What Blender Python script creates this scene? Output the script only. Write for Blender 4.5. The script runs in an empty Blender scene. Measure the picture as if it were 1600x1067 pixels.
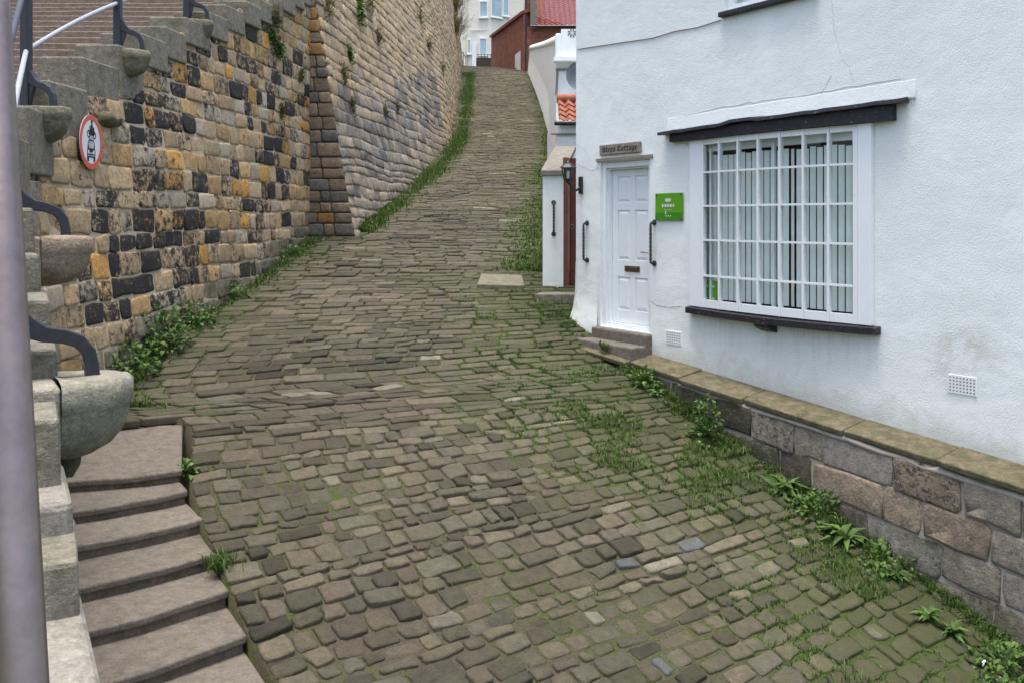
import bpy, math, random
import numpy as np
from mathutils import Vector, noise
rng = np.random.default_rng(7); random.seed(7)
R = math.radians
scene = bpy.context.scene
col = scene.collection
# ------------------------------------------------------------------ frame of reference: camera at the origin, x right, y ahead, z up
FL, CX, HY = 1400.0, 800.0, 343.0
def P(px, py, Y):                 # survey helper: a sight line and a distance -> a place
    return Vector(((px-CX)/FL*Y, Y, (HY-py)/FL*Y))
C0 = Vector((.83, 11.62, 0)); T = Vector((.561, -.828, 0)).normalized(); NN = Vector((-T.y*-1*-1, 0, 0))
NN = Vector((T.y, -T.x, 0))       # outwards from the cottage front, to the lane
def Fp(s, n, z): return C0 + T*s + NN*n + Vector((0, 0, z))
def FS(px, py, n=0.0):            # sight line met with the cottage front -> (s, z)
    d = Vector(((px-CX)/FL, 1, 0)); Y = (C0.dot(NN)+n)/d.dot(NN); p = d*Y
    return (p-C0).dot(T), (HY-py)/FL*Y
# ------------------------------------------------------------------ tagging
def tag(o, label=None, cat=None, group=None, kind=None):
    if label: o['label'] = label
    if cat: o['category'] = cat
    if group: o['group'] = group
    if kind: o['kind'] = kind
    return o
def empty(name, loc=(0,0,0), label=None, cat=None, group=None):
    o = bpy.data.objects.new(name, None); col.objects.link(o); o.location = loc
    o.empty_display_size = .1
    return tag(o, label, cat, group)
class MB:
    def __init__(s): s.v=[]; s.f=[]; s.m=[]; s.sm=[]
    def add(s, vs, fs, m=0, sm=False):
        b=len(s.v); s.v += [tuple(v) for v in vs]
        for f in fs: s.f.append(tuple(b+i for i in f)); s.m.append(m); s.sm.append(sm)
    def quad(s,a,b,c,d,m=0): s.add([a,b,c,d],[(0,1,2,3)],m)
    def hexa(s, p, m=0):       # 8 corners: bottom 4 (ccw), top 4
        s.add(p,[(3,2,1,0),(4,5,6,7),(0,1,5,4),(1,2,6,5),(2,3,7,6),(3,0,4,7)],m)
    def box(s, c, sz, m=0, ax=None, bev=0):
        c=Vector(c); ax = ax or (Vector((1,0,0)),Vector((0,1,0)),Vector((0,0,1)))
        h=[ax[i]*(sz[i]/2) for i in range(3)]
        if bev<=0:
            p=[c-h[0]-h[1]-h[2],c+h[0]-h[1]-h[2],c+h[0]+h[1]-h[2],c-h[0]+h[1]-h[2],
               c-h[0]-h[1]+h[2],c+h[0]-h[1]+h[2],c+h[0]+h[1]+h[2],c-h[0]+h[1]+h[2]]
            s.hexa(p,m); return
        b=[bev/(sz[i]/2) for i in range(3)]; vs=[]; idx={}
        for sx in (-1,1):
            for sy in (-1,1):
                for sz_ in (-1,1):
                    for k in range(3):
                        q=[sx,sy,sz_]
                        for j in range(3):
                            if j!=k: q[j]*=1-b[j]
                        idx[(sx,sy,sz_,k)]=len(vs); vs.append(c+h[0]*q[0]+h[1]*q[1]+h[2]*q[2])
        fs=[]
        for k in range(3):
            a,bb=[j for j in range(3) if j!=k]
            for sg in (-1,1):
                f=[]
                for (u,v) in ((-1,-1),(1,-1),(1,1),(-1,1)):
                    q=[0,0,0]; q[k]=sg; q[a]=u; q[bb]=v; f.append(idx[(*q,k)])
                fs.append(f)
        for a in range(3):
            bb,cc=[j for j in range(3) if j!=a]
            for u in (-1,1):
                for v in (-1,1):
                    q0=[0,0,0]; q0[a]=-1; q0[bb]=u; q0[cc]=v; q1=list(q0); q1[a]=1
                    fs.append([idx[(*q0,bb)],idx[(*q1,bb)],idx[(*q1,cc)],idx[(*q0,cc)]])
        for sx in (-1,1):
            for sy in (-1,1):
                for sz_ in (-1,1): fs.append([idx[(sx,sy,sz_,k)] for k in range(3)])
        s.add(vs,fs,m)
    def fbox(s, s0,s1,n0,n1,z0,z1,m=0,bev=0):   # box in cottage-front coordinates
        c=Fp((s0+s1)/2,(n0+n1)/2,(z0+z1)/2)
        s.box(c,(abs(s1-s0),abs(n1-n0),abs(z1-z0)),m,(T,NN,Vector((0,0,1))),bev)
    def tube(s, pts, r, seg=10, m=0, cap=True):
        pts=[Vector(p) for p in pts]; rs = r if isinstance(r,(list,tuple)) else [r]*len(pts)
        ring=[]; up=None
        for i,p in enumerate(pts):
            d=((pts[min(i+1,len(pts)-1)]-pts[max(i-1,0)])).normalized()
            if up is None: up = d.orthogonal().normalized()
            up=(up-d*up.dot(d)).normalized(); b=d.cross(up)
            ring.append([p+(up*math.cos(2*math.pi*k/seg)+b*math.sin(2*math.pi*k/seg))*rs[i] for k in range(seg)])
        vs=[q for rg in ring for q in rg]; fs=[]
        for i in range(len(pts)-1):
            for k in range(seg):
                fs.append((i*seg+k,i*seg+(k+1)%seg,(i+1)*seg+(k+1)%seg,(i+1)*seg+k))
        s.add(vs,fs,m,True)
        if cap: s.add(ring[0][::-1],[tuple(range(seg))],m); s.add(ring[-1],[tuple(range(seg))],m)
    def prism(s, poly, o, ex, ey, en, m=0):    # polygon (2D) in plane (ex,ey) at o, extruded by vector en
        n=len(poly); a=[o+ex*x+ey*y for x,y in poly]; b=[p+en for p in a]
        s.add(a+b,[tuple(range(n))[::-1],tuple(range(n,2*n))]+[(i,(i+1)%n,n+(i+1)%n,n+i) for i in range(n)],m)
    def build(s, name, mats, parent=None):
        me=bpy.data.meshes.new(name); me.from_pydata(s.v,[],s.f)
        for mm in (mats if isinstance(mats,(list,tuple)) else [mats]): me.materials.append(mm)
        me.polygons.foreach_set('material_index',s.m); me.polygons.foreach_set('use_smooth',s.sm)
        me.update()
        import bmesh
        bm=bmesh.new(); bm.from_mesh(me); bmesh.ops.recalc_face_normals(bm,faces=bm.faces); bm.to_mesh(me); bm.free()
        return link(name,me,parent)
def link(name, me, parent=None):
    o=bpy.data.objects.new(name,me); col.objects.link(o)
    if parent:
        o.parent=parent; o.matrix_parent_inverse=parent.matrix_basis.inverted()
    return o
# ------------------------------------------------------------------ materials
class NT:
    def __init__(s,name):
        s.mat=bpy.data.materials.new(name); s.mat.use_nodes=True; s.t=s.mat.node_tree; s.t.nodes.clear()
        s.out=s.n('ShaderNodeOutputMaterial'); s.b=s.n('ShaderNodeBsdfPrincipled'); s.l(s.b.outputs[0],s.out.inputs[0])
        s.tc=s.n('ShaderNodeTexCoord'); s.obj=s.tc.outputs['Object']
    def n(s,t,**k):
        q=s.t.nodes.new(t)
        for a,b in k.items(): setattr(q,a,b)
        return q
    def l(s,a,b): s.t.links.new(a,b)
    def put(s,sock,v):
        if hasattr(v,'is_linked') or isinstance(v,bpy.types.NodeSocket): s.l(v,sock)
        else: sock.default_value = v if not (isinstance(v,(tuple,list)) and len(v)==3 and sock.type=='RGBA') else (*v,1)
    def noise(s,scale,detail=4,rough=.6,vec=None,dist=0,out='Fac'):
        q=s.n('ShaderNodeTexNoise'); q.inputs['Scale'].default_value=scale; q.inputs['Detail'].default_value=detail
        q.inputs['Roughness'].default_value=rough; q.inputs['Distortion'].default_value=dist
        s.l(vec or s.obj,q.inputs['Vector']); return q.outputs[out]
    def ramp(s,v,a,b,c0=0,c1=1):
        q=s.n('ShaderNodeMapRange'); q.clamp=True
        s.put(q.inputs[0],v); s.put(q.inputs[1],a); s.put(q.inputs[2],b); s.put(q.inputs[3],c0); s.put(q.inputs[4],c1); return q.outputs[0]
    def math(s,op,a,b=0):
        q=s.n('ShaderNodeMath',operation=op); s.put(q.inputs[0],a); s.put(q.inputs[1],b); return q.outputs[0]
    def mix(s,f,a,b,mode='MIX'):
        q=s.n('ShaderNodeMix',data_type='RGBA',blend_type=mode); s.put(q.inputs[0],f); s.put(q.inputs[6],a); s.put(q.inputs[7],b); return q.outputs[2]
    def attr(s,name):
        q=s.n('ShaderNodeAttribute',attribute_name=name); return q
    def bump(s,h,strength=.5,dist=.01,prev=None):
        q=s.n('ShaderNodeBump'); q.inputs['Strength'].default_value=strength; q.inputs['Distance'].default_value=dist
        s.l(h,q.inputs['Height'])
        if prev is not None: s.l(prev,q.inputs['Normal'])
        return q.outputs[0]
    def set(s,color=None,rough=None,normal=None,spec=None,metal=None):
        if color is not None: s.put(s.b.inputs['Base Color'],color)
        if rough is not None: s.put(s.b.inputs['Roughness'],rough)
        if normal is not None: s.l(normal,s.b.inputs['Normal'])
        if spec is not None: s.b.inputs['Specular IOR Level'].default_value=spec
        if metal is not None: s.put(s.b.inputs['Metallic'],metal)
        return s.mat
def plain(name,c,rough=.6,var=.15,scale=12,bump=0,bscale=60,spec=.4,metal=0):
    t=NT(name); f=t.noise(scale,5,.65)
    a=tuple(x*(1-var) for x in c); b=tuple(min(1,x*(1+var)) for x in c)
    cc=t.mix(t.ramp(f,.3,.7),a,b)
    nm=t.bump(t.noise(bscale,4),bump,.006) if bump else None
    return t.set(cc,rough,nm,spec,metal)
def masonry(name, soot=True, lichen=0, moss=True, wash=0, bscale=45, bstr=.7, sootcol=(.030,.028,.029)):
    t=NT(name); A=t.attr('col'); c=A.outputs['Color']
    n1=t.noise(14,6,.7); n2=t.noise(70,4,.7); n3=t.noise(5,3,.6)
    c=t.mix(1,c,t.mix(t.ramp(n1,.25,.75),(.62,.62,.62),(1.3,1.27,1.22)),'MULTIPLY')
    c=t.mix(1,c,t.mix(t.ramp(n2,.3,.7),(.72,.72,.72),(1.22,1.22,1.22)),'MULTIPLY')
    if soot:
        k=t.math('ADD',t.math('ADD',t.noise(11,8,.78,dist=.4),t.math('MULTIPLY',t.math('SUBTRACT',n2,.5),.30)),t.math('MULTIPLY',A.outputs['Alpha'],.62))
        c=t.mix(t.ramp(k,.70,.80),c,sootcol)
    if wash:
        c=t.mix(t.ramp(t.noise(1.1,6,.7,dist=.5),.45,.68,0,.75),c,(.40,.31,.20))
    if lichen:
        c=t.mix(t.math('MULTIPLY',t.ramp(t.noise(23,6,.75),.56,.66),lichen),c,(.42,.40,.33))
    if moss:
        M=t.attr('moss').outputs['Fac']
        k=t.math('ADD',t.noise(9,6,.7),t.math('MULTIPLY',M,.5))
        c=t.mix(t.ramp(k,.58,.90,0,.8),c,(.050,.060,.022))
    h=t.math('ADD',t.math('MULTIPLY',n1,1.0),t.math('MULTIPLY',t.noise(bscale,6,.7),.6))
    return t.set(c,t.ramp(n2,.2,.8,.75,.95),t.bump(h,bstr,.02),.25)
def ground_dirt(name):
    t=NT(name); n1=t.noise(3,6,.7); n2=t.noise(60,5,.7)
    c=t.mix(t.ramp(n2,.3,.7),(.044,.038,.028),(.092,.081,.061))
    M=t.attr('moss').outputs['Fac']
    k=t.math('ADD',n1,t.math('MULTIPLY',M,.45))
    c=t.mix(t.ramp(k,.55,.8,0,.85),c,t.mix(t.ramp(n2,.35,.65),(.028,.045,.012),(.070,.098,.026)))
    return t.set(c,.95,t.bump(n2,.8,.02),.1)
def roughcast(name,c=(.85,.905,.89),dirt=.35,front=False):
    t=NT(name)
    big=t.noise(1.1,4,.6); st=t.noise(.55,5,.65,dist=.6); sp=t.noise(6,6,.75)
    cc=t.mix(t.ramp(big,.3,.75),tuple(x*.93 for x in c),c)
    cc=t.mix(t.math('MULTIPLY',t.math('MULTIPLY',t.ramp(st,.58,.74),t.ramp(sp,.42,.62)),dirt),cc,(.44,.42,.37))
    cc=t.mix(t.math('MULTIPLY',t.ramp(t.noise(45,3,.6),.60,.76),.16),cc,(.5,.49,.46))
    if front:
        def dot(v,off):
            q=t.n('ShaderNodeVectorMath',operation='DOT_PRODUCT'); t.l(t.obj,q.inputs[0]); q.inputs[1].default_value=v; return t.math('ADD',q.outputs['Value'],off)
        S_=dot(tuple(T),-C0.dot(T)); Z_=dot((0,0,1),0)
        # splash and green dirt above the coping, blotchy
        hb=t.math('ADD',t.math('ADD',Z_,t.math('MULTIPLY',S_,.0824)),1.565-.0824*1.41)
        k=t.math('ADD',t.ramp(hb,0,.42,.52,0),t.math('MULTIPLY',t.noise(5,6,.75),.75))
        cc=t.mix(t.ramp(k,.60,.90,0,.5),cc,(.40,.40,.33))
        # drips below the window sill and the vents
        cx_=t.n('ShaderNodeCombineXYZ'); t.l(t.math('MULTIPLY',S_,14),cx_.inputs[0]); t.l(t.math('MULTIPLY',Z_,1.3),cx_.inputs[1])
        dr=t.ramp(t.noise(1,5,.7,cx_.outputs[0]),.48,.72)
        zone=t.math('MULTIPLY',t.ramp(Z_,-1.52,-1.0,0,1),t.math('MULTIPLY',t.ramp(Z_,-1.0,-.97,1,0),t.math('MULTIPLY',t.ramp(S_,1.9,2.4),t.ramp(S_,4.1,4.5,1,0))))
        cc=t.mix(t.math('MULTIPLY',t.math('MULTIPLY',dr,zone),.6),cc,(.46,.43,.34))
        zone=t.math('MULTIPLY',t.math('MULTIPLY',t.ramp(Z_,-1.7,-1.0,0,1),t.ramp(Z_,-1.0,-.85,1,0)),t.math('MULTIPLY',t.ramp(S_,4.75,5.0),t.ramp(S_,5.25,5.5,1,0)))
        cc=t.mix(t.math('MULTIPLY',t.math('MULTIPLY',t.ramp(sp,.4,.6),zone),.45),cc,(.45,.42,.36))
        zone=t.math('MULTIPLY',t.ramp(S_,.0,.35,1,0),t.ramp(Z_,-1.6,-.6,1,0))
        cc=t.mix(t.math('MULTIPLY',t.math('MULTIPLY',t.ramp(sp,.4,.62),zone),.6),cc,(.46,.42,.34))
        # smoother repaired patches
    h=t.math('ADD',t.noise(62,5,.72),t.math('MULTIPLY',t.noise(130,3,.6),.6))
    if front: h=t.math('MULTIPLY',h,t.ramp(t.noise(.8,3,.6,dist=.8),.36,.5,.35,1))
    nm=t.bump(h,.6,.02); nm=t.bump(t.noise(2.2,3,.5),.35,.08,nm)
    return t.set(cc,.9,nm,.2)
def glass(name,tint=(.9,.95,.95)):
    t=NT(name); t.t.nodes.remove(t.b)
    tr=t.n('ShaderNodeBsdfTransparent'); tr.inputs[0].default_value=(*tint,1)
    g=t.n('ShaderNodeBsdfGlossy'); g.inputs['Roughness'].default_value=.02
    lw_=t.n('ShaderNodeLayerWeight'); fr=t.n('ShaderNodeMath',operation='MULTIPLY_ADD'); t.l(t.math('POWER',lw_.outputs['Facing'],4.0),fr.inputs[0]); fr.inputs[1].default_value=.9; fr.inputs[2].default_value=.045
    t.l(t.bump(t.noise(3,2),.08,.02),g.inputs['Normal'])
    mx=t.n('ShaderNodeMixShader'); t.l(fr.outputs[0],mx.inputs[0]); t.l(tr.outputs[0],mx.inputs[1]); t.l(g.outputs[0],mx.inputs[2])
    t.l(mx.outputs[0],t.out.inputs[0]); return t.mat
def foliage(name,a,b):
    t=NT(name); A=t.attr('tint').outputs['Fac']
    c=t.mix(A,a,b); t.set(c,.6,None,.3)
    t.b.inputs['Subsurface Weight'].default_value=0
    tl=t.n('ShaderNodeBsdfTranslucent'); t.l(c,tl.inputs[0]); mx=t.n('ShaderNodeMixShader'); mx.inputs[0].default_value=.25
    t.l(t.b.outputs[0],mx.inputs[1]); t.l(tl.outputs[0],mx.inputs[2]); t.l(mx.outputs[0],t.out.inputs[0]); return t.mat
def brickmat(name,c1,c2,mo,scale=1):
    t=NT(name); sx=t.n('ShaderNodeSeparateXYZ'); t.l(t.obj,sx.inputs[0])
    cb=t.n('ShaderNodeCombineXYZ'); t.l(t.math('ADD',sx.outputs[0],sx.outputs[1]),cb.inputs[0]); t.l(sx.outputs[2],cb.inputs[1])
    b=t.n('ShaderNodeTexBrick'); t.l(cb.outputs[0],b.inputs['Vector'])
    b.inputs['Scale'].default_value=scale; b.inputs['Brick Width'].default_value=.23; b.inputs['Row Height'].default_value=.08; b.inputs['Mortar Size'].default_value=.008
    b.inputs['Color1'].default_value=(*c1,1); b.inputs['Color2'].default_value=(*c2,1); b.inputs['Mortar'].default_value=(*mo,1)
    c=t.mix(1,b.outputs[0],t.mix(t.ramp(t.noise(2.5,5,.7),.3,.7),(.65,.65,.65),(1.3,1.25,1.2)),'MULTIPLY')
    c=t.mix(t.ramp(t.noise(4,5,.8),.68,.72,0,.8),c,(.5,.45,.42))
    return t.set(c,.9,t.bump(b.outputs['Fac'],.4,.01),.2)
M={}
M['sett']=masonry('sett stone',soot=False,bscale=55,bstr=.8)
M['dirt']=ground_dirt('joint dirt and moss')
M['wallstone']=masonry('sooty sandstone',soot=True,moss=True,bstr=.9)
M['wall2stone']=masonry('lime bloomed stone',soot=True,lichen=.6,moss=True,wash=1,bstr=1.0)
M['plinthstone']=masonry('plinth rubble',soot=True,lichen=.55,moss=True,bstr=1.0,sootcol=(.06,.05,.05))
M['corbel']=masonry('mossy grey sandstone',soot=False,lichen=.55,bscale=60,bstr=.9)
M['tread']=masonry('worn step stone',soot=True,lichen=.12,bscale=35,bstr=.7,sootcol=(.07,.06,.05))
M['coping']=masonry('ochre weathered coping',soot=True,lichen=.25,bstr=.8,sootcol=(.06,.05,.045))
M['mortar']=plain('sandy mortar',(.43,.36,.26),.95,.25,9,.6,70,.1)
M['mortar_grey']=plain('pale grey mortar',(.33,.30,.26),.95,.2,9,.6,70,.1)
M['mortar_dark']=plain('dark lane earth',(.07,.06,.045),.95,.3,9,.6,70,.1)
M['render']=roughcast('white roughcast',front=True)
M['render2']=roughcast('white lane render',(.74,.785,.80),.2)
M['cream']=roughcast('cream render',(.80,.77,.70),.2)
M['smoothwhite']=plain('smooth white plaster',(.80,.845,.84),.7,.05,4,.15,30)
M['crack']=plain('hairline crack',(.52,.51,.49),.9,.1)
M['hood']=roughcast('smoothed white hood',(.82,.875,.86),.1)
M['gloss']=plain('white gloss paint',(.78,.825,.84),.35,.03,5,.08,25,.5)
def oldpaint(name,c,under,amt=.5):
    t=NT(name); k=t.noise(30,6,.75); cc=t.mix(t.math('MULTIPLY',t.ramp(k,.6,.66),amt),c,under)
    return t.set(cc,t.ramp(t.noise(9,4),.3,.7,.35,.65),t.bump(k,.3,.006),.4)
M['oldwhite']=oldpaint('flaking white paint',(.77,.81,.81),(.42,.40,.36),.55)
M['black']=oldpaint('black painted timber',(.020,.019,.023),(.26,.26,.27),.6)
M['lead']=oldpaint('flaking black ledge',(.035,.035,.045),(.34,.34,.36),.95)
M['iron']=plain('black painted iron',(.020,.022,.030),.45,.25,20,.25,60,.5)
M['rubber']=plain('grey black ribbed plastic',(.035,.042,.046),.55,.2,20)
M['galv']=oldpaint('worn pale rail paint',(.32,.34,.38),(.24,.09,.05),.5)
def steel():
    t=NT('brushed steel'); c=t.mix(t.ramp(t.noise(25,5,.7),.35,.7),(.19,.155,.150),(.255,.21,.205))
    return t.set(c,t.ramp(t.noise(60,4),.3,.7,.3,.42),t.bump(t.noise(90,3),.06,.004),.5,.75)
M['steel']=steel()
M['glass']=glass('window glass')
M['blind']=plain('pale green fabric blind',(.80,.84,.80),.8,.05,6)
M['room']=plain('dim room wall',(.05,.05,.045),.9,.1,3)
M['maroon']=plain('maroon door paint',(.12,.028,.020),.45,.2,8,.1)
M['mframe']=plain('brown door frame',(.20,.075,.045),.5,.2,8,.1)
M['concrete']=plain('grey cast concrete',(.19,.175,.15),.9,.25,9,.6,40,.2)
M['brass']=plain('tarnished brass',(.16,.12,.07),.4,.25,30,.1,60,.5,.8)
M['green']=plain('green gloss plate',(.10,.33,.018),.25,.03,2,0,1,.5)
M['green2']=plain('darker green band',(.05,.23,.02),.25,.03,2,0,1,.5)
M['print']=plain('white print',(.80,.82,.80),.5,.03)
M['printgrey']=plain('grey print',(.50,.46,.50),.5,.2,80)
M['signwood']=plain('weathered sign board',(.25,.21,.18),.85,.3,30,.5,50,.2)
M['signedge']=plain('dark sign letters',(.018,.016,.016),.8,.1)
M['red']=plain('red sign border',(.62,.10,.06),.4,.1,12)
M['signwhite']=plain('white sign face',(.70,.73,.76),.4,.05,9)
M['tile']=plain('red clay pantile',(.30,.115,.075),.75,.3,9,.3,40,.2)
M['tiledark']=plain('dark red pantile',(.20,.055,.045),.75,.25,5,.3,40,.2)
M['brick']=brickmat('red brick',(.27,.085,.055),(.20,.065,.045),(.28,.20,.16))
M['dish']=plain('grey dish',(.12,.14,.16),.5,.1)
M['dwhite']=plain('white far door',(.72,.74,.78),.5,.05)
M['wglass']=plain('far window pane',(.34,.45,.52),.08,.25,.7,0,1,.8)
M['yellow']=plain('yellow painted trim',(.62,.60,.12),.6,.1)
M['grass']=foliage('grass blades',(.030,.064,.012),(.108,.172,.036))
M['weed']=foliage('weed leaves',(.035,.080,.016),(.120,.205,.050))
M['drygrass']=foliage('dry wall grass',(.06,.07,.025),(.20,.17,.07))
M['slate']=plain('blue grey slate',(.10,.115,.14),.6,.2,9,.4)
M['terrain']=plain('rough turf',(.06,.075,.025),.95,.3,2,.6,20,.1)
# ------------------------------------------------------------------ block fields: many bevelled stones in one mesh
class Blocks:
    def __init__(s): s.c=[]; s.n=[]; s.h=[]; s.col=[]; s.moss=[]; s.rad=[]
    def add(s,corners,normal,h,colr,soot=0,moss=0,rad=.03):
        s.c.append([tuple(p) for p in corners]); s.n.append(tuple(normal)); s.h.append(h); s.col.append((*colr,soot)); s.moss.append(moss); s.rad.append(rad)
    def arrays(s,back=.06,dome=.3,jit=.12):
        Cn=np.array(s.c); Nn=np.array(s.n); H=np.array(s.h); n=len(Cn)
        su=(np.linalg.norm(Cn[:,1]-Cn[:,0],axis=1)+np.linalg.norm(Cn[:,2]-Cn[:,3],axis=1))/2
        sv=(np.linalg.norm(Cn[:,3]-Cn[:,0],axis=1)+np.linalg.norm(Cn[:,2]-Cn[:,1],axis=1))/2
        rad=np.array(s.rad); ru=np.minimum(rad/su,.35); rv=np.minimum(rad/sv,.35)
        Z=np.zeros(n); O=np.ones(n); Hf=O*.5
        U=np.stack([ru,Hf,1-ru,O,O,O,1-ru,Hf,ru,Z,Z,Z],1); V=np.stack([Z,Z,Z,rv,Hf,1-rv,O,O,O,1-rv,Hf,rv],1)
        U=U+rng.normal(0,jit,U.shape)*ru[:,None]; V=V+rng.normal(0,jit,V.shape)*rv[:,None]
        def pos(u,v,h):
            u=u[...,None]; v=v[...,None]
            return (Cn[:,None,0]*(1-u)*(1-v)+Cn[:,None,1]*u*(1-v)+Cn[:,None,2]*u*v+Cn[:,None,3]*(1-u)*v)+Nn[:,None,:]*h[...,None]
        def ins(k):
            return .5+(U-.5)*(1-k*ru[:,None]*2),.5+(V-.5)*(1-k*rv[:,None]*2)
        h1=np.repeat(H[:,None],12,1)
        hn=rng.normal(0,.07,U.shape)*H[:,None]
        r0=pos(U,V,-back*np.ones_like(h1)); r1=pos(*ins(.10),h1*.55+hn*.5); r2=pos(*ins(.38),h1*.92+hn); r3=pos(*ins(1.25),h1*(1+dome*.3)+hn)
        ce=pos(np.full((n,1),.5)+rng.normal(0,.05,(n,1)),np.full((n,1),.5),(H*(1+dome*.45)+rng.normal(0,.08,n)*H)[:,None])
        verts=np.concatenate([r0,r1,r2,r3,ce],1).reshape(-1,3)
        base=(np.arange(n)*49)[:,None,None]
        k=np.arange(12); k2=(k+1)%12; q=[]
        for r in range(3): q.append(np.stack([r*12+k,r*12+k2,(r+1)*12+k2,(r+1)*12+k],1))
        quads=(np.concatenate(q)[None]+base).reshape(-1,4)
        tris=(np.stack([36+k,36+k2,np.full(12,48)],1)[None]+base).reshape(-1,3)
        colv=np.repeat(np.array(s.col),49,0); mo=np.repeat(np.array(s.moss),49)
        s.outline=r0+Nn[:,None,:]*back
        return verts,quads,tris,colv,mo
def mesh_np(name, verts, quads, tris, mats, qm=None, tm=None, attrs=None, smooth=True, parent=None):
    me=bpy.data.meshes.new(name); nq,nt=len(quads),len(tris)
    me.vertices.add(len(verts)); me.vertices.foreach_set('co',np.asarray(verts,dtype=np.float32).ravel())
    me.loops.add(nq*4+nt*3)
    me.loops.foreach_set('vertex_index',np.concatenate([np.asarray(quads,dtype=np.int32).ravel(),np.asarray(tris,dtype=np.int32).ravel()]))
    me.polygons.add(nq+nt)
    me.polygons.foreach_set('loop_start',np.concatenate([np.arange(nq)*4,nq*4+np.arange(nt)*3]).astype(np.int32))
    if qm is not None: me.polygons.foreach_set('material_index',np.concatenate([qm,tm]).astype(np.int32))
    me.polygons.foreach_set('use_smooth',np.full(nq+nt,smooth))
    for m in mats: me.materials.append(m)
    for k,(ty,arr) in (attrs or {}).items():
        a=me.attributes.new(k,ty,'POINT')
        a.data.foreach_set('color' if ty=='FLOAT_COLOR' else 'value',np.asarray(arr,dtype=np.float32).ravel())
    me.update(calc_edges=True); me.validate()
    return link(name,me,parent)
def build_blocks(name, B, grid, mats, parent=None, smooth=True, **kw):
    """stones (slot 0) + backing sheet (slot 1) as one mesh. grid = (verts[nu,nv,3], moss[nu,nv]) list"""
    v,q,t,c,m=B.arrays(**kw); V=[v]; Q=[q]; qm=[np.zeros(len(q))]; Cc=[c]; Mo=[m]; off=len(v)
    for (g,gm) in grid:
        nu,nv=g.shape[:2]; idx=np.arange(nu*nv).reshape(nu,nv)+off
        qq=np.stack([idx[:-1,:-1],idx[1:,:-1],idx[1:,1:],idx[:-1,1:]],-1).reshape(-1,4)
        V.append(g.reshape(-1,3)); Q.append(qq); qm.append(np.ones(len(qq))); Cc.append(np.tile([.3,.25,.18,0],(nu*nv,1))); Mo.append(gm.ravel()); off+=nu*nv
    return mesh_np(name,np.concatenate(V),np.concatenate(Q),t,mats,np.concatenate(qm),np.zeros(len(t)),
        {'col':('FLOAT_COLOR',np.concatenate(Cc)),'moss':('FLOAT',np.concatenate(Mo))},smooth,parent)
def blades(name, pts, hts, mat, lean=.5, width=.006, parent=None, nrm=None):
    pts=np.asarray(pts); n=len(pts); h=np.asarray(hts)
    az=rng.uniform(0,2*np.pi,n); ln=np.abs(rng.normal(0,lean,n)); d=np.stack([np.cos(az),np.sin(az),np.zeros(n)],1)
    sd=np.stack([-np.sin(az),np.cos(az),np.zeros(n)],1); up=np.array([0,0,1.])
    w=(width*(.6+.8*rng.random(n)))[:,None]; hh=h[:,None]
    base=pts; mid=pts+up*hh*.6+d*hh*ln[:,None]*.35; tip=pts+up*hh*(1-.25*ln[:,None])+d*hh*ln[:,None]
    if nrm is not None: mid=mid+nrm*hh*.3; tip=tip+nrm*hh*.6
    v=np.stack([base-sd*w,base+sd*w,mid+sd*w*.8,mid-sd*w*.8,tip],1).reshape(-1,3); b=(np.arange(n)*5)[:,None]
    q=np.array([[0,1,2,3]])+b; t=np.array([[3,2,4]])+b
    tint=np.repeat(np.clip(rng.normal(.45,.28,n),0,1),5)
    return mesh_np(name,v,q,t,[mat],np.zeros(n),np.zeros(n),{'tint':('FLOAT',tint)},True,parent)
def leaves(pts,dirs,ups,L,Wd,curl=.3):
    """leaf strips: returns verts,quads,tris,tint"""
    pts=np.asarray(pts);dirs=np.asarray(dirs);ups=np.asarray(ups);L=np.asarray(L)[:,None];Wd=np.asarray(Wd)[:,None];n=len(pts)
    dirs=dirs/np.linalg.norm(dirs,axis=1,keepdims=True); sd=np.cross(dirs,ups); sd/=np.linalg.norm(sd,axis=1,keepdims=True)+1e-9
    up=np.cross(sd,dirs)
    row=[]
    for f,w,dz in ((0,.15,0),(.3,.8,.10),(.65,1,.06),(1,.05,-curl)):
        c=pts+dirs*L*f+up*L*dz
        for sgn in (-1,0,1): row.append(c+sd*Wd*w*.5*sgn+up*(Wd*w*.18*abs(sgn)))
    v=np.stack(row,1).reshape(-1,3); q=[]
    for r in range(3):
        for k in range(2): q.append([r*3+k,r*3+k+1,r*3+k+4,r*3+k+3])
    q=(np.array(q)[None]+(np.arange(n)*12)[:,None,None]).reshape(-1,4)
    return v,q,np.repeat(np.clip(rng.normal(.5,.28,n),0,1),12)
def stems(tips,r=.003):
    vs=[];qs=[]
    for tp in tips:
        tp=np.array(tp); mid=tp*np.array([.35,.35,.6])
        for ax in (np.array([1,0,0.]),np.array([0,1.,0])):
            b=len(vs); vs+=[-ax*r*1.4,ax*r*1.4,mid+ax*r,mid-ax*r,tp+ax*r*.4,tp-ax*r*.4]; qs+=[[b,b+1,b+2,b+3],[b+3,b+2,b+4,b+5]]
    return np.array(vs),np.array(qs)
def leaf_mesh(name,pts,dirs,L,Wd,mat,parent=None,curl=.3,stem=None):
    ups=np.tile([0,0,1.],(len(pts),1))+rng.normal(0,.25,(len(pts),3))
    v,q,t=leaves(pts,dirs,ups,L,Wd,curl)
    if stem is not None and len(stem):
        sv,sq=stems(stem); q=np.concatenate([q,sq+len(v)]); v=np.concatenate([v,sv]); t=np.concatenate([t,np.full(len(sv),.3)])
    return mesh_np(name,v,q,np.zeros((0,3),int),[mat],np.zeros(len(q)),np.zeros(0),{'tint':('FLOAT',t)},True,parent)
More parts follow.
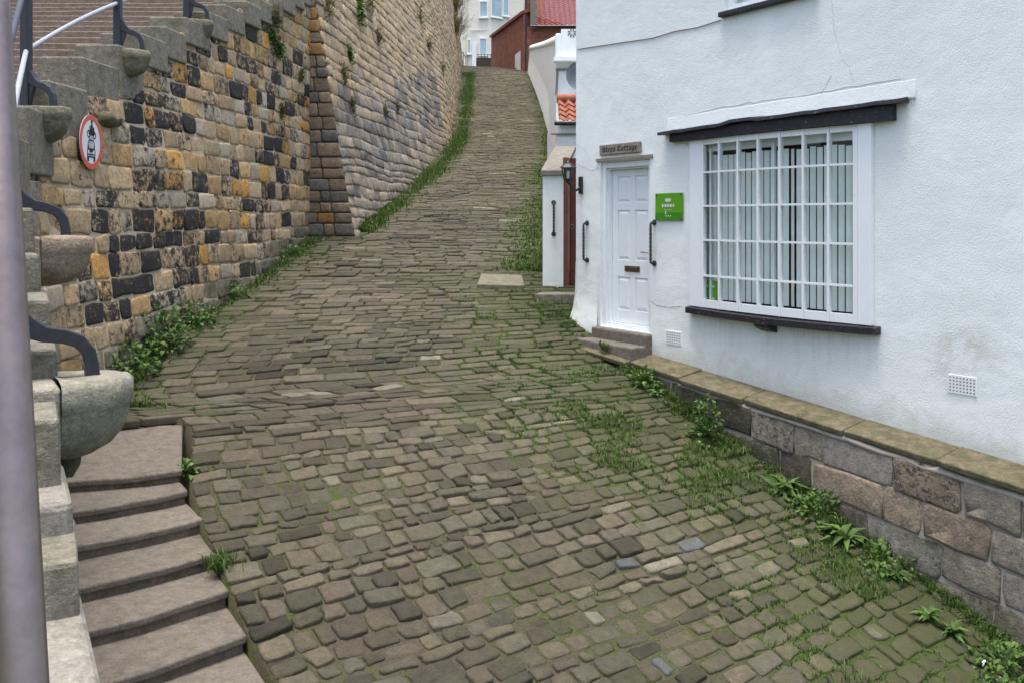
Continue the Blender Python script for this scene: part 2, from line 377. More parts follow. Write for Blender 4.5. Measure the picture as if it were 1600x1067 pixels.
# ------------------------------------------------------------------ the lane: level rungs between a left and a right edge
def Rl(Y): s=(11.42-Y)/.828; return Vector((.54+.561*s,Y,-1.76-.428*(10-Y)))
sec=[((1.5,1.3,-4.15),(5.3,4.3,-4.15)),((.45,2.95,-3.5),None),((-.32,3.95,-3.05),None),((-1.30,4.97,-2.60),None),((-1.80,5.69,-2.36),None),((-2.42,6.75,-2.05),None),
     ((-2.90,7.95,-1.80),None),((-3.78,8.28,-1.68),(1.05,10.62,-1.66)),((-3.75,9.6,-1.34),(.80,11.5,-1.34)),((-3.62,11.97,-.957),(.55,12.5,-.957)),((-3.3,14.85,-.34),(.62,15.1,-.34)),
     ((-2.45,20,.757),(.78,20,.757)),((-2.0,28.3,2.59),(1.2,28.3,2.59)),((-2.4,40,5.5),(1.22,40,5.5)),((-2.9,52,8.6),(1.02,52,8.6)),((-3.4,62,10.6),(.0,62,10.4)),((-6,70,11.7),(-1,70,11.7))]
Lp=[];Rp=[]
for l,r in sec:
    l=Vector(l)
    if r is None: r=Rl(10-(-1.76-l.z)/.428)
    Lp.append(l); Rp.append(Vector(r))
def crv(pts,t):
    i=min(int(t),len(pts)-2); f=t-i; a=pts[max(i-1,0)];b=pts[i];c=pts[i+1];d=pts[min(i+2,len(pts)-1)]
    m1=(c-a)*.5; m2=(d-b)*.5
    # limit tangents by chord so uneven spacing does not overshoot
    ch=(c-b).length
    for m in (m1,m2):
        if m.length>1.1*ch: m*=1.1*ch/m.length
    f2=f*f;f3=f2*f
    return b*(2*f3-3*f2+1)+m1*(f3-2*f2+f)+c*(-2*f3+3*f2)+m2*(f3-f2)
NS=1500; tt=np.linspace(0,len(sec)-1.001,NS)
LA=np.array([crv(Lp,t) for t in tt]); RA=np.array([crv(Rp,t) for t in tt]); CA=(LA+RA)/2
arc=np.concatenate([[0],np.cumsum(np.linalg.norm(np.diff(CA,axis=0),axis=1))]); ALEN=arc[-1]
def lane(a,w):
    l=np.array([np.interp(a,arc,LA[:,k]) for k in range(3)]); r=np.array([np.interp(a,arc,RA[:,k]) for k in range(3)])
    return l+(r-l)*w
def lane_at_Y(Y,w):   # arc length where lane point at w has this Y
    ys=LA[:,1]+(RA[:,1]-LA[:,1])*w
    return np.interp(Y,ys,arc)
def lane_z(X,Y):
    """height of the lane at x,y (nearest rung)"""
    best=None
    for w in np.linspace(-.3,1.3,33):
        a=lane_at_Y(Y,w); p=lane(a,w); d=abs(p[0]-X)
        if best is None or d<best[0]: best=(d,p[2])
    return best[1]
def nz(x,y,z=0,s=1): return noise.noise(Vector((x*s,y*s,z*s)))
def moss_at(p,w):
    X,Y=p[0],p[1]
    m=.12+.30*nz(X,Y,0,.9)
    if Y<13: m+=.85*max(0,min(1,(w-.40)/.45))*(.55+.9*(nz(X+9,Y,0,.7)+.35))+.55*max(0,min(1,(w-.86)/.1))
    elif Y<24: m+=.9*max(0,min(1,(w-.66)/.25))
    else: m+=.5*max(0,min(1,(w-.8)/.15))
    if Y>14.5: m+=.7*max(0,min(1,(.22-w)/.15))
    elif Y>8: m+=.5*max(0,min(1,(.14-w)/.1))
    return max(0,min(1,m))
setts=Blocks(); sett_arc=[]
a=.3
pal=[(.150,.137,.105),(.136,.126,.095),(.170,.156,.124),(.124,.112,.087),(.172,.150,.120),(.116,.108,.088),(.146,.140,.116),(.158,.138,.114),(.130,.124,.100)]
up=Vector((0,0,1))
while a<ALEN-.5:
    pc=lane(a,.5); far=pc[1]>12
    d=.88*random.choice([.105,.125,.145,.16,.18,.205]) if pc[1]<9 else random.uniform(.105,.165)
    if pc[1]>58: d*=1.6
    a1=a+d
    l0,r0,l1,r1=lane(a,0),lane(a,1),lane(a1,0),lane(a1,1)
    wd=np.linalg.norm(r0-l0); x=-.05-random.random()*.25
    if l0[2]<-1.80: x=.0
    elif l0[2]<-1.60: x=-max(0,l0[0]+3.95)*1.0
    nrm=np.cross(r0-l0,l1-l0); nrm/=np.linalg.norm(nrm)
    amp=.03
    while x<wd+.2:
        sw=random.choice((.16,.2,.23,.26,.3,.2,.36,.27,.18)) if pc[1]<8.5 else random.choice((.24,.3,.36,.45,.3,.5))
        sw*=random.uniform(.85,1.15)*(.88 if not far else .92)
        if random.random()<.03: sw*=1.6
        g=.007+.008*random.random()
        w0=(x+g)/wd; w1=(x+sw-g)/wd; x+=sw
        if w1<.0 and l0[2]<-1.60 and l0[1]<7.9: continue
        wob=lambda w,aa: amp*nz(w*wd*1.3,aa*2.1,3.3)
        gd=.006+.007*random.random()
        def pt(w,l,r,sgn,aa):
            q=l+(r-l)*w; dd=(l1-l0 if w<.5 else r1-r0); dd=dd/np.linalg.norm(dd)
            return q+dd*(sgn*gd+wob(w,aa)+random.gauss(0,.007))
        cs=[pt(w0,l0,r0,1,a),pt(w1,l0,r0,1,a),pt(w1,l1,r1,-1,a1),pt(w0,l1,r1,-1,a1)]
        dz=random.gauss(0,.0045); tl=random.gauss(0,.0045)
        dips=.02*nz(cs[0][0],cs[0][1],0,1.1)
        cs=[c_+np.array([0,0,dz+dips+(tl if i in(0,3) else -tl)]) for i,c_ in enumerate(cs)]
        k=random.random(); c_=random.choice(pal); br=(random.uniform(.62,1.15) if not far else random.uniform(.78,1.1))*(.80+.22*nz(pc[0]+w0*4,pc[1],3,.55)+.1*nz(w0*7,a,8))
        if k<.005: c_=(.13,.14,.165)
        elif k<.028: c_=(.27,.255,.225)
        elif k<.055: c_=(.165,.138,.12); 
        elif k<.19: br*=.66
        if far: c_=tuple(q*.95 for q in c_)
        mm=moss_at(cs[0],w0)
        setts.add(cs,nrm,.013+random.random()*.011,tuple(q*br*k2 for q,k2 in zip(c_,(.74,.74,.665))),0,mm*(.72 if not far else .7),.016 if not far else .012)
        sett_arc.append((a,w0))
    a=a1
ga=np.linspace(0,ALEN-.4,420); gw=np.concatenate([[-.45,-.3,-.15,-.03,-.002],np.linspace(0,1.35,24)])
G=np.array([[lane(x,w) for w in gw] for x in ga]); G[:,:,2]-=.001
for i in range(len(ga)):
    if LA[np.searchsorted(arc,ga[i]),2]<-1.79: G[i,:5,2]-=1.0
gm=np.array([[min(1,moss_at(G[i,j],gw[j])+.12) for j in range(len(gw))] for i in range(len(ga))])
road=build_blocks('road',setts,[(G,gm)],[M['sett'],M['dirt']],back=.05,dome=.18,jit=.36)
tag(road,kind='structure')
outline=setts.outline
# --- grass growing in the joints
mv=np.array(setts.moss)/np.where(outline.mean(1)[:,1]>12,.7,.72); ctr=outline.mean(1)
pts=[];hts=[]
for i in range(len(ctr)):
    Y=ctr[i,1]
    if Y>22 or Y<2.2: continue
    dens=max(0,mv[i]-.25)
    patch=nz(ctr[i,0],ctr[i,1],5,1.7)+.5*nz(ctr[i,0],ctr[i,1],9,4)
    dens*=max(0,.35+1.6*patch)
    n=int(dens*230*(1 if Y<12 else .8)+ (random.random()<.10)*4)
    if n<=0: continue
    e=rng.integers(0,12,n); f=rng.random(n)[:,None]; o=outline[i]
    p=o[e]*(1-f)+o[(e+1)%12]*f + rng.normal(0,.011,(n,3))*[1,1,0]
    cl=dens>.36 and random.random()<.55
    if cl: # tuft spreading over the stone
        m2=n//2; p[:m2]=ctr[i]+rng.normal(0,.055,(m2,3))*[1,1,.1]; p[:m2,2]+=.025
    pts.append(p); hts.append(rng.uniform(.018,.055,n)*(1.35 if cl else 1))
jg=blades('joint_grass',np.concatenate(pts),np.concatenate(hts),M['grass'],lean=.8,width=.0035)
tag(jg,'short green grass growing in the joints between the setts','grass',kind='stuff')
# --- verge grass along the far walls
def verge(name,label,Y0,Y1,w_of_Y,spread,n,h0,h1,lean=.6,width=.008,mat='grass'):
    Ys=Y0+(Y1-Y0)*rng.random(n)**1.6; out=[];hh=[]
    for Y in Ys:
        pat=.6+.8*nz(Y,3.1,0,.8)+.4*nz(Y,7,0,2.3)
        if random.random()>pat*1.3+.05: continue
        w=w_of_Y(Y)+random.gauss(0,1)*spread*(.6+.5*pat)
        p=lane(lane_at_Y(Y,w),w); out.append(p); hh.append(random.uniform(h0,h1)*(.55+.6*max(.2,pat)))
    o=blades(name,np.array(out),np.array(hh),M[mat],lean,width); tag(o,label,'grass',kind='stuff'); return o
verge('verge_grass','bright green grass strip at the foot of the leaning wall',15.3,50,lambda Y:.13-.0*(Y) if Y<30 else .12,.040,24000,.05,.17)
verge('verge_grass','green grass along the right edge of the upper lane',13.2,50,lambda Y:.95 if Y<24 else 1.0,.050,15000,.025,.095)
verge('verge_grass','grass and weeds at the foot of the sooty wall',8.2,14.9,lambda Y:.015,.02,5000,.03,.12)
# ------------------------------------------------------------------ terrain
tb=MB(); ys=[-60,-20,0,3,6,9,12,20,28,40,52,62,75,120,300]; xs=[-300,-60,-14,-9.5,14,60,300]
def tz(x,y):
    ay=[-60,0,3,8,12,20,28,40,52,62,75,120,300]; az=[-9,-6.2,-5.2,-3.6,-2.2,-.4,1.6,4.4,7.4,9.2,10.6,14,14]
    z=np.interp(y,ay,az); return z-.2+(np.interp(-x,[9,14,60,300],[0,2.5,5,5]) if x<0 else 0)
vs=[(x,y,tz(x,y)) for y in ys for x in xs]; nx=len(xs)
tb.add(vs,[(j*nx+i,j*nx+i+1,(j+1)*nx+i+1,(j+1)*nx+i) for j in range(len(ys)-1) for i in range(nx-1)])
tag(tb.build('ground',M['terrain']),kind='structure')
# ------------------------------------------------------------------ left wall, carrying the church steps
class Poly:
    def __init__(s,pts): 
        s.p=np.array(pts,float); s.a=np.concatenate([[0],np.cumsum(np.linalg.norm(np.diff(s.p,axis=0),axis=1))]); s.L=s.a[-1]
    def at(s,u): return np.array([np.interp(u,s.a,s.p[:,0]),np.interp(u,s.a,s.p[:,1])])
    def nrm(s,u):
        d=s.at(min(u+.35,s.L))-s.at(max(u-.35,0)); d/=np.linalg.norm(d); return np.array([d[1],-d[0]])
    def u_at_Y(s,Y): return np.interp(Y,s.p[:,1],s.a)
W1=Poly([(-1.15,2.3),(-1.93,3.83),(-2.92,5.6),(-3.68,6.9),(-3.93,7.8),(-3.72,10.3),(-3.55,12.4),(-3.40,14.95),(-3.38,15.3)])
def surf1(u,z):
    p=W1.at(u); n=W1.nrm(u); b=np.interp(p[1],[7,9,15],[.10,.10,.0])
    q=p-n*b*(z+1.2); q=q+n*.02*nz(u,z,0,.8)
    return np.array([q[0],q[1],z+.03*nz(u*.5,z*1.2,4)]),np.array([n[0],n[1],b])
def string_top(Y): return np.interp(Y,[2.3,3.2,3.83,5.6,7.82,9.41,11.19,13.17,16],[-1.45,-1.2,-.72,-.11,.97,1.77,2.48,3.2,4.3])
def top1(u): return string_top(W1.at(u)[1])-.20
def bot1(u):
    p=W1.at(u); return np.interp(p[1],[2.3,5,6.2,8.5,10.4,12,14.9],[-3.6,-2.6,-2.1,-1.55,-1.28,-.97,-.36])
def stone_wall(B,surf,u0,u1,bot,top,ch,sw,gap,ht,cf,zmin,zmax,rad=.03,over=.05):
    cz=[zmax]
    while cz[-1]>zmin: cz.append(cz[-1]-random.uniform(*ch))
    for z1_,z in zip(cz[:-1],cz[1:]):
        h=z1_-z; u=u0-random.random()*.2
        while u<u1:
            w=random.uniform(*sw); um=min(max(u+w/2,u0),u1)
            if z+h*.6>bot(um)-.15 and z+h<top(um)+over:
                g=gap*random.uniform(.6,1.4)
                ua,ub=max(u+g,u0),min(u+w-g,u1)
                if ub-ua>.06:
                    cs=[surf(ua,z+g)[0],surf(ub,z+g)[0],surf(ub,z+h-g)[0],surf(ua,z+h-g)[0]]
                    cs=[c_+rng.normal(0,.006,3)*[1,1,1.3] for c_ in cs]
                    n=surf(um,z+h/2)[1]; c_,so,mo=cf(um,z+h/2-bot(um))
                    B.add(cs,n/np.linalg.norm(n),ht*random.uniform(.6,1.5),c_,so,mo,rad)
            u+=w
def backing(surf,u0,u1,bot,top,nu,nv,moss=.1,thick=.5,off=.012):
    g=np.zeros((nu,nv+2,3)); 
    for i,u in enumerate(np.linspace(u0,u1,nu)):
        zb,zt=bot(u)-.6,top(u)+.05
        for j in range(nv):
            p,n=surf(u,zb+(zt-zb)*j/(nv-1)); g[i,j]=p+np.array([n[0],n[1],0])*off
        g[i,nv]=g[i,nv-1]-np.array([n[0],n[1],0])*thick; g[i,nv+1]=g[i,0]-np.array([n[0],n[1],0])*thick
    return g,np.full((nu,nv+2),moss)
def cf1(u,hh):
    Y=W1.at(u)[1]; k=random.random()
    near=Y<7.6
    if near:
        c_=random.choice([(.26,.23,.19),(.22,.20,.17),(.30,.26,.20),(.19,.17,.15)]); so=random.choice([0,0,.1,.25,.45])
    else:
        if k<.22: c_=(.47,.32,.16)
        elif k<(.24+ (.22*max(0,nz(u*.6,hh*.8,11)+.25) if Y<11 else .03)): c_=(.54,.31,.10)
        elif k<.80: c_=(.45,.345,.215)
        else: c_=(.42,.365,.28)
        band=np.interp(Y,[7,10.5,13,15],[.58,.42,.22,.15])*(1.25 if 1.0<hh<3.2 else .55 if hh<.8 else 1.0)
        so=(random.choice([.58,.48,.40,.34]) if random.random()<band*(1.30+1.7*nz(u*.55,hh*.7,2)) else random.choice([0,.08,.18,.26,.3]))+.12*nz(u*.9,hh,6)
        if hh<.35: c_=(.25,.22,.17)
    b=random.uniform(.75,1.15)
    return tuple(x*b for x in c_),so,(.45 if hh<.3 else .3 if (hh>3 and Y>11) else .08)
B1=Blocks()
stone_wall(B1,surf1,W1.u_at_Y(3.0),W1.L,bot1,top1,(.165,.25),(.19,.46),.008,.017,cf1,-2.7,4.1,.022,.2)
# odd projecting stub stone
su=W1.u_at_Y(8.9); pS,nS=surf1(su,.98)
for k in range(1):
    tng=np.array([-nS[1],nS[0],0]); B1.add([pS+tng*.16+[0,0,-.07],pS-tng*.16+[0,0,-.07],pS-tng*.16+[0,0,.08],pS+tng*.16+[0,0,.08]][::1],nS,.11,(.2,.17,.12),.1,.6,.04)
g1=backing(surf1,W1.u_at_Y(2.5),W1.L,bot1,top1,140,40,off=.002)
wall1=build_blocks('stone_wall',B1,[g1],[M['wallstone'],M['mortar']],back=.03,dome=.25,jit=.3)
tag(wall1,'tall retaining wall of soot-blackened ochre sandstone blocks with the round sign on it','wall')
# stepped coping on top of it
Bc=Blocks(); Y=3.0
cb=MB()
while Y<15:
    l=random.uniform(.4,.66); u0=W1.u_at_Y(Y); u1=W1.u_at_Y(Y+l)-.008; z=string_top(Y+l*.75)-.03
    h=random.uniform(.2,.26)+ (.32 if Y<9.6 else .10)
    p0,n0=surf1(u0,z); p1,n1=surf1(u1,z); n0=Vector((n0[0],n0[1],0)).normalized(); n1=Vector((n1[0],n1[1],0)).normalized()
    p0=Vector(p0);p1=Vector(p1); e=random.uniform(.05,.085)
    cb.hexa([p0+n0*e-up*h,p1+n1*e-up*h,p1-n1*.42-up*h,p0-n0*.42-up*h,p0+n0*(e-.015),p1+n1*(e-.015),p1-n1*.42+up*.01,p0-n0*.42+up*.01])
    Y+=l
def attrs_on(o,c,moss,so=0,var=.15):
    me=o.data; n=len(me.vertices)
    a=me.attributes.new('col','FLOAT_COLOR','POINT'); a.data.foreach_set('color',np.tile(np.array([*c,so],dtype=np.float32),(n,1)).ravel())
    b=me.attributes.new('moss','FLOAT','POINT'); b.data.foreach_set('value',np.full(n,moss,dtype=np.float32))
    return o
import bmesh
def weld(o):       # join butted boxes into one solid: drop the inner partitions
    bm=bmesh.new(); bm.from_mesh(o.data); bmesh.ops.remove_doubles(bm,verts=bm.verts,dist=.0005)
    seen={}
    for f in bm.faces: seen.setdefault(tuple(sorted(v.index for v in f.verts)),[]).append(f)
    bmesh.ops.delete(bm,geom=[f for fs_ in seen.values() if len(fs_)>1 for f in fs_],context='FACES')
    bmesh.ops.recalc_face_normals(bm,faces=bm.faces); bm.to_mesh(o.data); bm.free(); return o
def bevel(o,w,seg=2):
    m=o.modifiers.new('bevel','BEVEL'); m.width=w; m.segments=seg; m.limit_method='ANGLE'; return o
cp=bevel(attrs_on(cb.build('coping',M['corbel'],wall1),(.20,.19,.155),.2),.02)
# near capping blocks by the camera
nb=MB()
def slabq(mb,pts,z0,z1):
    mb.hexa([Vector((x,y,z0)) for x,y in pts]+[Vector((x,y,z1)) for x,y in pts])
slabq(nb,[(-1.60,3.27),(-1.90,3.80),(-2.4,3.5),(-2.1,2.98)],-1.75,-1.02)
slabq(nb,[(-1.13,2.50),(-1.57,3.26),(-2.05,2.95),(-1.6,2.2)],-2.2,-1.335)
slabq(nb,[(-.75,1.85),(-1.11,2.48),(-1.6,2.2),(-1.25,1.55)],-2.4,-1.66)
bevel(attrs_on(nb.build('string_block',M['corbel'],wall1),(.26,.25,.22),.12),.035,3)
# ------------------------------------------------------------------ church steps above
sb_root=empty('church_steps',(-5,8,0),'broad flight of worn stone steps rising behind the sooty wall','steps')
zs=.97-.12; Ys=7.6; k=0
while Ys<19:
    z=.9+.425*(Ys-7.8)-.10
    mb=MB(); x0=-4.25 if Ys<12 else -4.0
    n=10; top=[];
    def fz(x): return z+.02*nz(x,Ys,0,.9)
    xs_=[x0-(x0+11)*0+(-11-x0)*i/n for i in range(n+1)]
    for i in range(n):
        xa,xb=xs_[i],xs_[i+1]; fa,fb=.02*nz(xa,Ys*3,1,.8),.02*nz(xb,Ys*3,1,.8)
        mb.hexa([Vector((xb,Ys+fb,z-.5)),Vector((xa,Ys+fa,z-.5)),Vector((xa,Ys+.5,z-.5)),Vector((xb,Ys+.5,z-.5)),
                 Vector((xb,Ys+fb,fz(xb))),Vector((xa,Ys+fa,fz(xa))),Vector((xa,Ys+.5,fz(xa)+.01)),Vector((xb,Ys+.5,fz(xb)+.01))])
    bevel(attrs_on(weld(mb.build('step',M['tread'],sb_root)),(.18,.145,.118),.1),.014)
    Ys+=.34
# ------------------------------------------------------------------ buttress and the leaning wall beyond
BT=.172
def surfB(u,z):
    wdt=max(.0,.86-BT*(z+.24)); return np.array([-3.50+u*wdt,15.0,z]),np.array([0,-1.,BT*.0])
def cfB(u,hh):
    k=random.random(); c_=(.20,.155,.115) if k<.7 else (.26,.15,.06) if k<.82 else (.12,.115,.115)
    b=random.uniform(.8,1.2); return tuple(x*b for x in c_),random.choice([0,.05,.2]),.3 if hh<.7 else .1
BB=Blocks(); z=-.5
while z<4.3:
    h=random.uniform(.17,.25); wdt=.86-BT*(z+.24); n=3 if wdt>.75 else 2 if wdt>.35 else 1
    cuts=[0]+sorted(min(max((i+random.uniform(-.25,.25))/n,.1),.9) for i in range(1,n))+[1]
    for i in range(n):
        g=.008/max(wdt,.1)
        ua,ub=cuts[i]+g,cuts[i+1]-(g if i<n-1 else 0)
        cs=[surfB(ua,z+.008)[0],surfB(ub,z+.008)[0],surfB(ub,z+h-.008)[0],surfB(ua,z+h-.008)[0]]
        c_,so,mo=cfB(.5,z+.3); BB.add(cs,(0,-1,0),.018*random.uniform(.5,1.4),c_,so,mo,.02)
    z+=h
gB=np.array([[surfB(u,zz)[0]+[0,.0,0] for zz in np.linspace(-.8,4.4,12)] for u in (0,.33,.66,1)])
W2=Poly([(-2.64,15.0),(-2.30,20),(-1.92,28.3),(-2.42,40),(-2.93,52),(-3.3,60)])
def base2(u): return np.interp(W2.at(u)[1],[15,20,28.3,40,52,60],[-.30,.757,2.59,5.5,8.6,10.1])
def bot2(u): return base2(u)-.05
def surf2(u,z):
    p=W2.at(u); n=W2.nrm(u); zb=base2(u); Yy=p[1]; b=np.interp(Yy,[15,26,34,60],[BT,.19,.14,.10])
    q=p-n*b*(z-zb)+n*.05*nz(u*.35,z*.5,2); 
    q=q+n*np.interp(z-zb,[0,1.6,5],[0,0,0])
    return np.array([q[0],q[1],z+.10*nz(u*.45,z*.9,4)]),np.array([n[0],n[1],b])
def top2(u): return base2(u)+np.interp(W2.at(u)[1],[15,30,60],[5.2,6.4,6.5])
def cf2(u,hh):
    Y=W2.at(u)[1]
    line=1.9+.5*nz(u*.5,1)-.0*u
    upz=np.interp(hh+.5*nz(u,hh,4,.9),[1.9,2.8],[0,1]) if Y<27 else 1
    lowz=hh<.65
    if upz>random.random(): c_=random.choice([(.44,.34,.22),(.40,.315,.21),(.36,.29,.20),(.46,.35,.22)]); so=random.choice([0,0,.1,.2])
    elif lowz: c_=random.choice([(.28,.25,.21),(.33,.29,.24),(.24,.22,.19)]); so=random.choice([0,.1])
    else: c_=random.choice([(.16,.155,.155),(.20,.19,.18),(.26,.235,.20),(.13,.13,.135),(.30,.27,.23)]); so=random.choice([0,.1,.2])
    b=random.uniform(.8,1.15); return tuple(x*b for x in c_),so,.3 if hh<.25 else .12
B2=Blocks()
stone_wall(B2,surf2,0,W2.L,bot2,top2,(.13,.27),(.20,.60),.009,.030,cf2,-.55,17,.02)
g2=backing(surf2,0,W2.L,bot2,top2,70,16,thick=.8)
wall2=build_blocks('leaning_wall',B2,[g2],[M['wall2stone'],M['mortar']],back=.03,dome=.3,jit=.2)
tag(wall2,'long leaning stone wall, dark grey below and tan above, beside the upper lane','wall')
bt=build_blocks('buttress_face',BB,[(gB,np.full(gB.shape[:2],.1))],[M['wallstone'],M['mortar_dark']],parent=wall2,back=.03,dome=.4)
# ------------------------------------------------------------------ corbels, iron posts, rails
CORB=[ # post px, Y, top z, scale, bracket stretch, outward dir
 (5,3.83,-.70,1.0,1.33,(.84,.54),.20,.52,'largest stone corbel, bowl shaped and lichen-topped, nearest the camera over the side steps'),
 (8,5.6,-.11,.95,1.30,(.88,.47),.20,.50,'brown bowl-shaped stone corbel second nearest the camera, right above the lichen-topped one'),
 (41,7.82,.97,.95,1.0,(.985,-.17),.115,.42,'mossy bowl-shaped stone corbel to the left of the round sign'),
 (184,9.41,1.77,.85,.95,(.995,.08),.06,.335,'mossy stone corbel above and right of the round sign under a post'),
 (292,11.19,2.48,.8,.95,(.997,.07),.06,.33,'second highest stone corbel, under the short post top at the frame edge'),
 (378,13.17,3.20,.8,.95,(.997,.07),.06,.33,'highest stone corbel, cut by the top edge at the wall'),
]
postpos=[]
for i,(px,Y,zt,sc,st,od,d0,d1,lab) in enumerate(CORB):
    o_=Vector((od[0],od[1],0)).normalized(); al=Vector((-o_.y,o_.x,0)); p0=Vector(((px-CX)/FL*Y,Y,zt)); postpos.append(p0)
    hw=.17*sc if i else .235; sc=sc if i else 1.06; rr=d1-d0
    root=empty('stone_corbel',p0,lab,'corbel','corbels carrying the railing posts')
    mb=MB(); tl=.34 if i<3 else .25
    mb.hexa([p0+o_*x+al*y+up*z for z in (-.34*sc,0) for x,y in ((-.22,-hw),(d0-.002,-hw),(d0-.002,hw),(-.22,hw))])
    bevel(attrs_on(mb.build('tail_block',M['corbel'],root),((.29,.28,.235) if i==0 else (.21,.20,.155)) if i!=1 else (.27,.22,.165),.4 if i>1 else .12),.02,3)
    # half bowl: lathe over 180 degrees
    mb=MB(); prof=[(0,.004),(.5,.006),(.93,.0),(1.0,-.02),(1.0,-.10),(.965,-.115),(.955,-.125),(.93,-.17),(.86,-.225),(.72,-.275),(.5,-.31),(.25,-.325),(.0,-.33)]
    nth=18; vs=[];fs=[]
    for r_,h_ in prof:
        for k in range(nth+1):
            th=-math.pi/2+math.pi*k/nth
            jx=1+.012*nz(r_*5,k*.7,i*3.)
            vs.append(p0+o_*(d0+rr*r_*math.cos(th)*jx)+al*(hw*r_*math.sin(th)*jx)+up*(h_*sc+.008*nz(k*.5,r_*3,i)))
    for a_ in range(len(prof)-1):
        for k in range(nth): q=a_*(nth+1)+k; fs.append((q,q+1,q+nth+2,q+nth+1))
    mb.add(vs,fs,0,True)
    attrs_on(mb.build('bowl',M['corbel'],root),((.25,.245,.20) if i==0 else (.21,.20,.155)) if i!=1 else (.27,.22,.165),.4 if i>1 else .1)
    if i==0:
        mb=MB(); mb.tube([p0+o_*(d0+.05)+up*-.30,p0+o_*(d0+.045)+up*-.38,p0+o_*(d0+.035)+up*-.43],[.06,.055,.035],14)
        attrs_on(mb.build('knob',M['corbel'],root),(.12,.11,.09),.3)
    # iron post
    plab=['near iron post mostly behind the steel rail, with bracket foot on the nearest corbel','iron post behind the steel rail, its bracket foot on the brown corbel','tall black iron post at the top left edge, left of the round sign','black iron post in the top left with curved foot, above right of the sign','short visible black post with arched foot at the top edge','topmost black iron post, above the frame edge on the highest corbel'][i]
    pr=empty('iron_post',p0,plab,'post','iron railing posts on the corbels')
    mb=MB(); mb.box(p0+up*.57,(.078,.078,1.14),0,(o_,al,up),.008); mb.build('post',M['iron'],pr)
    # swept bracket foot
    ctl=[(0,.30,.09),(.05,.235,.075),(.10,.20,.058),(.16,.185,.052),(.205,.16,.05),(.235,.11,.048),(.245,.05,.046),(.246,.0,.05)]
    mb=MB(); hwid=.028
    vs=[];fs=[]
    for q,(dx,hh,tk) in enumerate(ctl):
        a_=ctl[max(q-1,0)]; b_=ctl[min(q+1,len(ctl)-1)]; tx,ty=(b_[0]-a_[0])*st,b_[1]-a_[1]; L_=math.hypot(tx,ty); nx_,ny_=-ty/L_,tx/L_
        x_=.02+dx*st
        for sg in (1,-1):
            for s2 in (-1,1): vs.append(p0+o_*(x_+nx_*sg*tk*.5*(1.2 if i<2 else 1))+up*(max(0,hh+ny_*sg*tk*.5*(1.2 if i<2 else 1)))+al*(hwid*s2))
    for q in range(len(ctl)-1):
        b_=q*4; fs+=[(b_,b_+1,b_+5,b_+4),(b_+2,b_+6,b_+7,b_+3),(b_,b_+4,b_+6,b_+2),(b_+1,b_+3,b_+7,b_+5)]
    fs+=[(0,2,3,1),(len(vs)-4,len(vs)-3,len(vs)-1,len(vs)-2)]
    mb.add(vs,fs); bevel(mb.build('bracket_foot',M['iron'],pr),.006)
    if i in (2,3,4):
        mb=MB(); mb.prism([(.035,.34),(.06,.25),(.09,.2),(.06,.1),(.035,0)],p0-al*.02,o_,up,al*.04); mb.build('gusset',M['iron'],pr)
def railpts(h,idx): return [postpos[i]+up*h for i in idx]
mb=MB(); pr_=railpts(.50,[0,1,2,3,4,5]); pts_=[]
for i in range(len(pr_)-1):
    for f in np.linspace(0,1,6,endpoint=False): pts_.append(pr_[i].lerp(pr_[i+1],f)+up*(.03*math.sin(math.pi*f)))
pts_.append(pr_[-1]); mb.tube(pts_,.021,10)
tag(mb.build('handrail',M['galv']),'pale worn pipe rail running through the black iron posts','handrail')
mb=MB(); mb.tube(railpts(1.10,[0,1,2,3,4,5]),.022,10); tag(mb.build('handrail',M['iron']),'upper black rail joining the tops of the iron posts','handrail')
# steel handrail close to the camera
def S(px,py,Y): return P(px,py,Y)
a0,a1_=P(37,1067,.93),P(-16,0,1.16); d_=(a1_-a0)
mb=MB(); mb.tube([a0-d_*.35,a0,a0.lerp(a1_,.5),a1_,a1_+d_*.3],.0238,32)
tag(mb.build('steel_handrail',M['steel']),'thick brushed steel tube crossing the left edge right beside the camera','handrail')
# ------------------------------------------------------------------ side steps (bottom left)
ss=empty('side_steps',(-2,6,-2.4),'flight of worn brownish stone steps at the bottom left joining the cobbles','steps')
nos=[((-3.42,6.62),(-2.55,6.92),-1.93),((-3.20,6.17),(-2.43,6.72),-2.03),((-3.05,5.74),(-2.205,6.40),-2.13),((-2.85,5.33),(-2.0,6.02),-2.24),((-2.62,4.98),(-1.795,5.69),-2.35),((-2.40,4.58),(-1.572,5.32),-2.46),((-2.1,4.15),(-1.36,4.97),-2.57),((-1.85,3.8),(-1.10,4.6),-2.68),((-1.5,3.4),(-.8,4.2),-2.79)]
prev=((-3.80,8.0),(-2.93,7.97))
def tread(p,q,a,b,z,h=.055,zback=0):
    mb=MB(); n=8
    for i in range(n):
        f0,f1=i/n,(i+1)/n
        def L2(A,B_,f): return Vector((A[0]+(B_[0]-A[0])*f,A[1]+(B_[1]-A[1])*f,0))
        wv=lambda f: .012*nz(f*3,z*9)-.018*math.sin(f*math.pi)
        c4=[L2(p,q,f0),L2(p,q,f1),L2(a,b,f1),L2(a,b,f0)]
        zz=[z+wv(f0)*.5+zback,z+wv(f1)*.5+zback,z+wv(f1),z+wv(f0)]
        dn=(L2(p,q,.5)-L2(a,b,.5)).normalized()
        off=[-.0,-.0,.007*nz(f1*4,z*7,2),.007*nz(f0*4,z*7,2)]
        cc=[c4[k]+dn*off[k] for k in range(4)]
        mb.hexa([Vector((cc[k].x,cc[k].y,zz[k]-h)) for k in (3,2,1,0)]+[Vector((cc[k].x,cc[k].y,zz[k])) for k in (3,2,1,0)])
    import bmesh
    o=mb.build('tread',M['tread'],ss); weld(o); return bevel(o,.016,3)
pp=prev
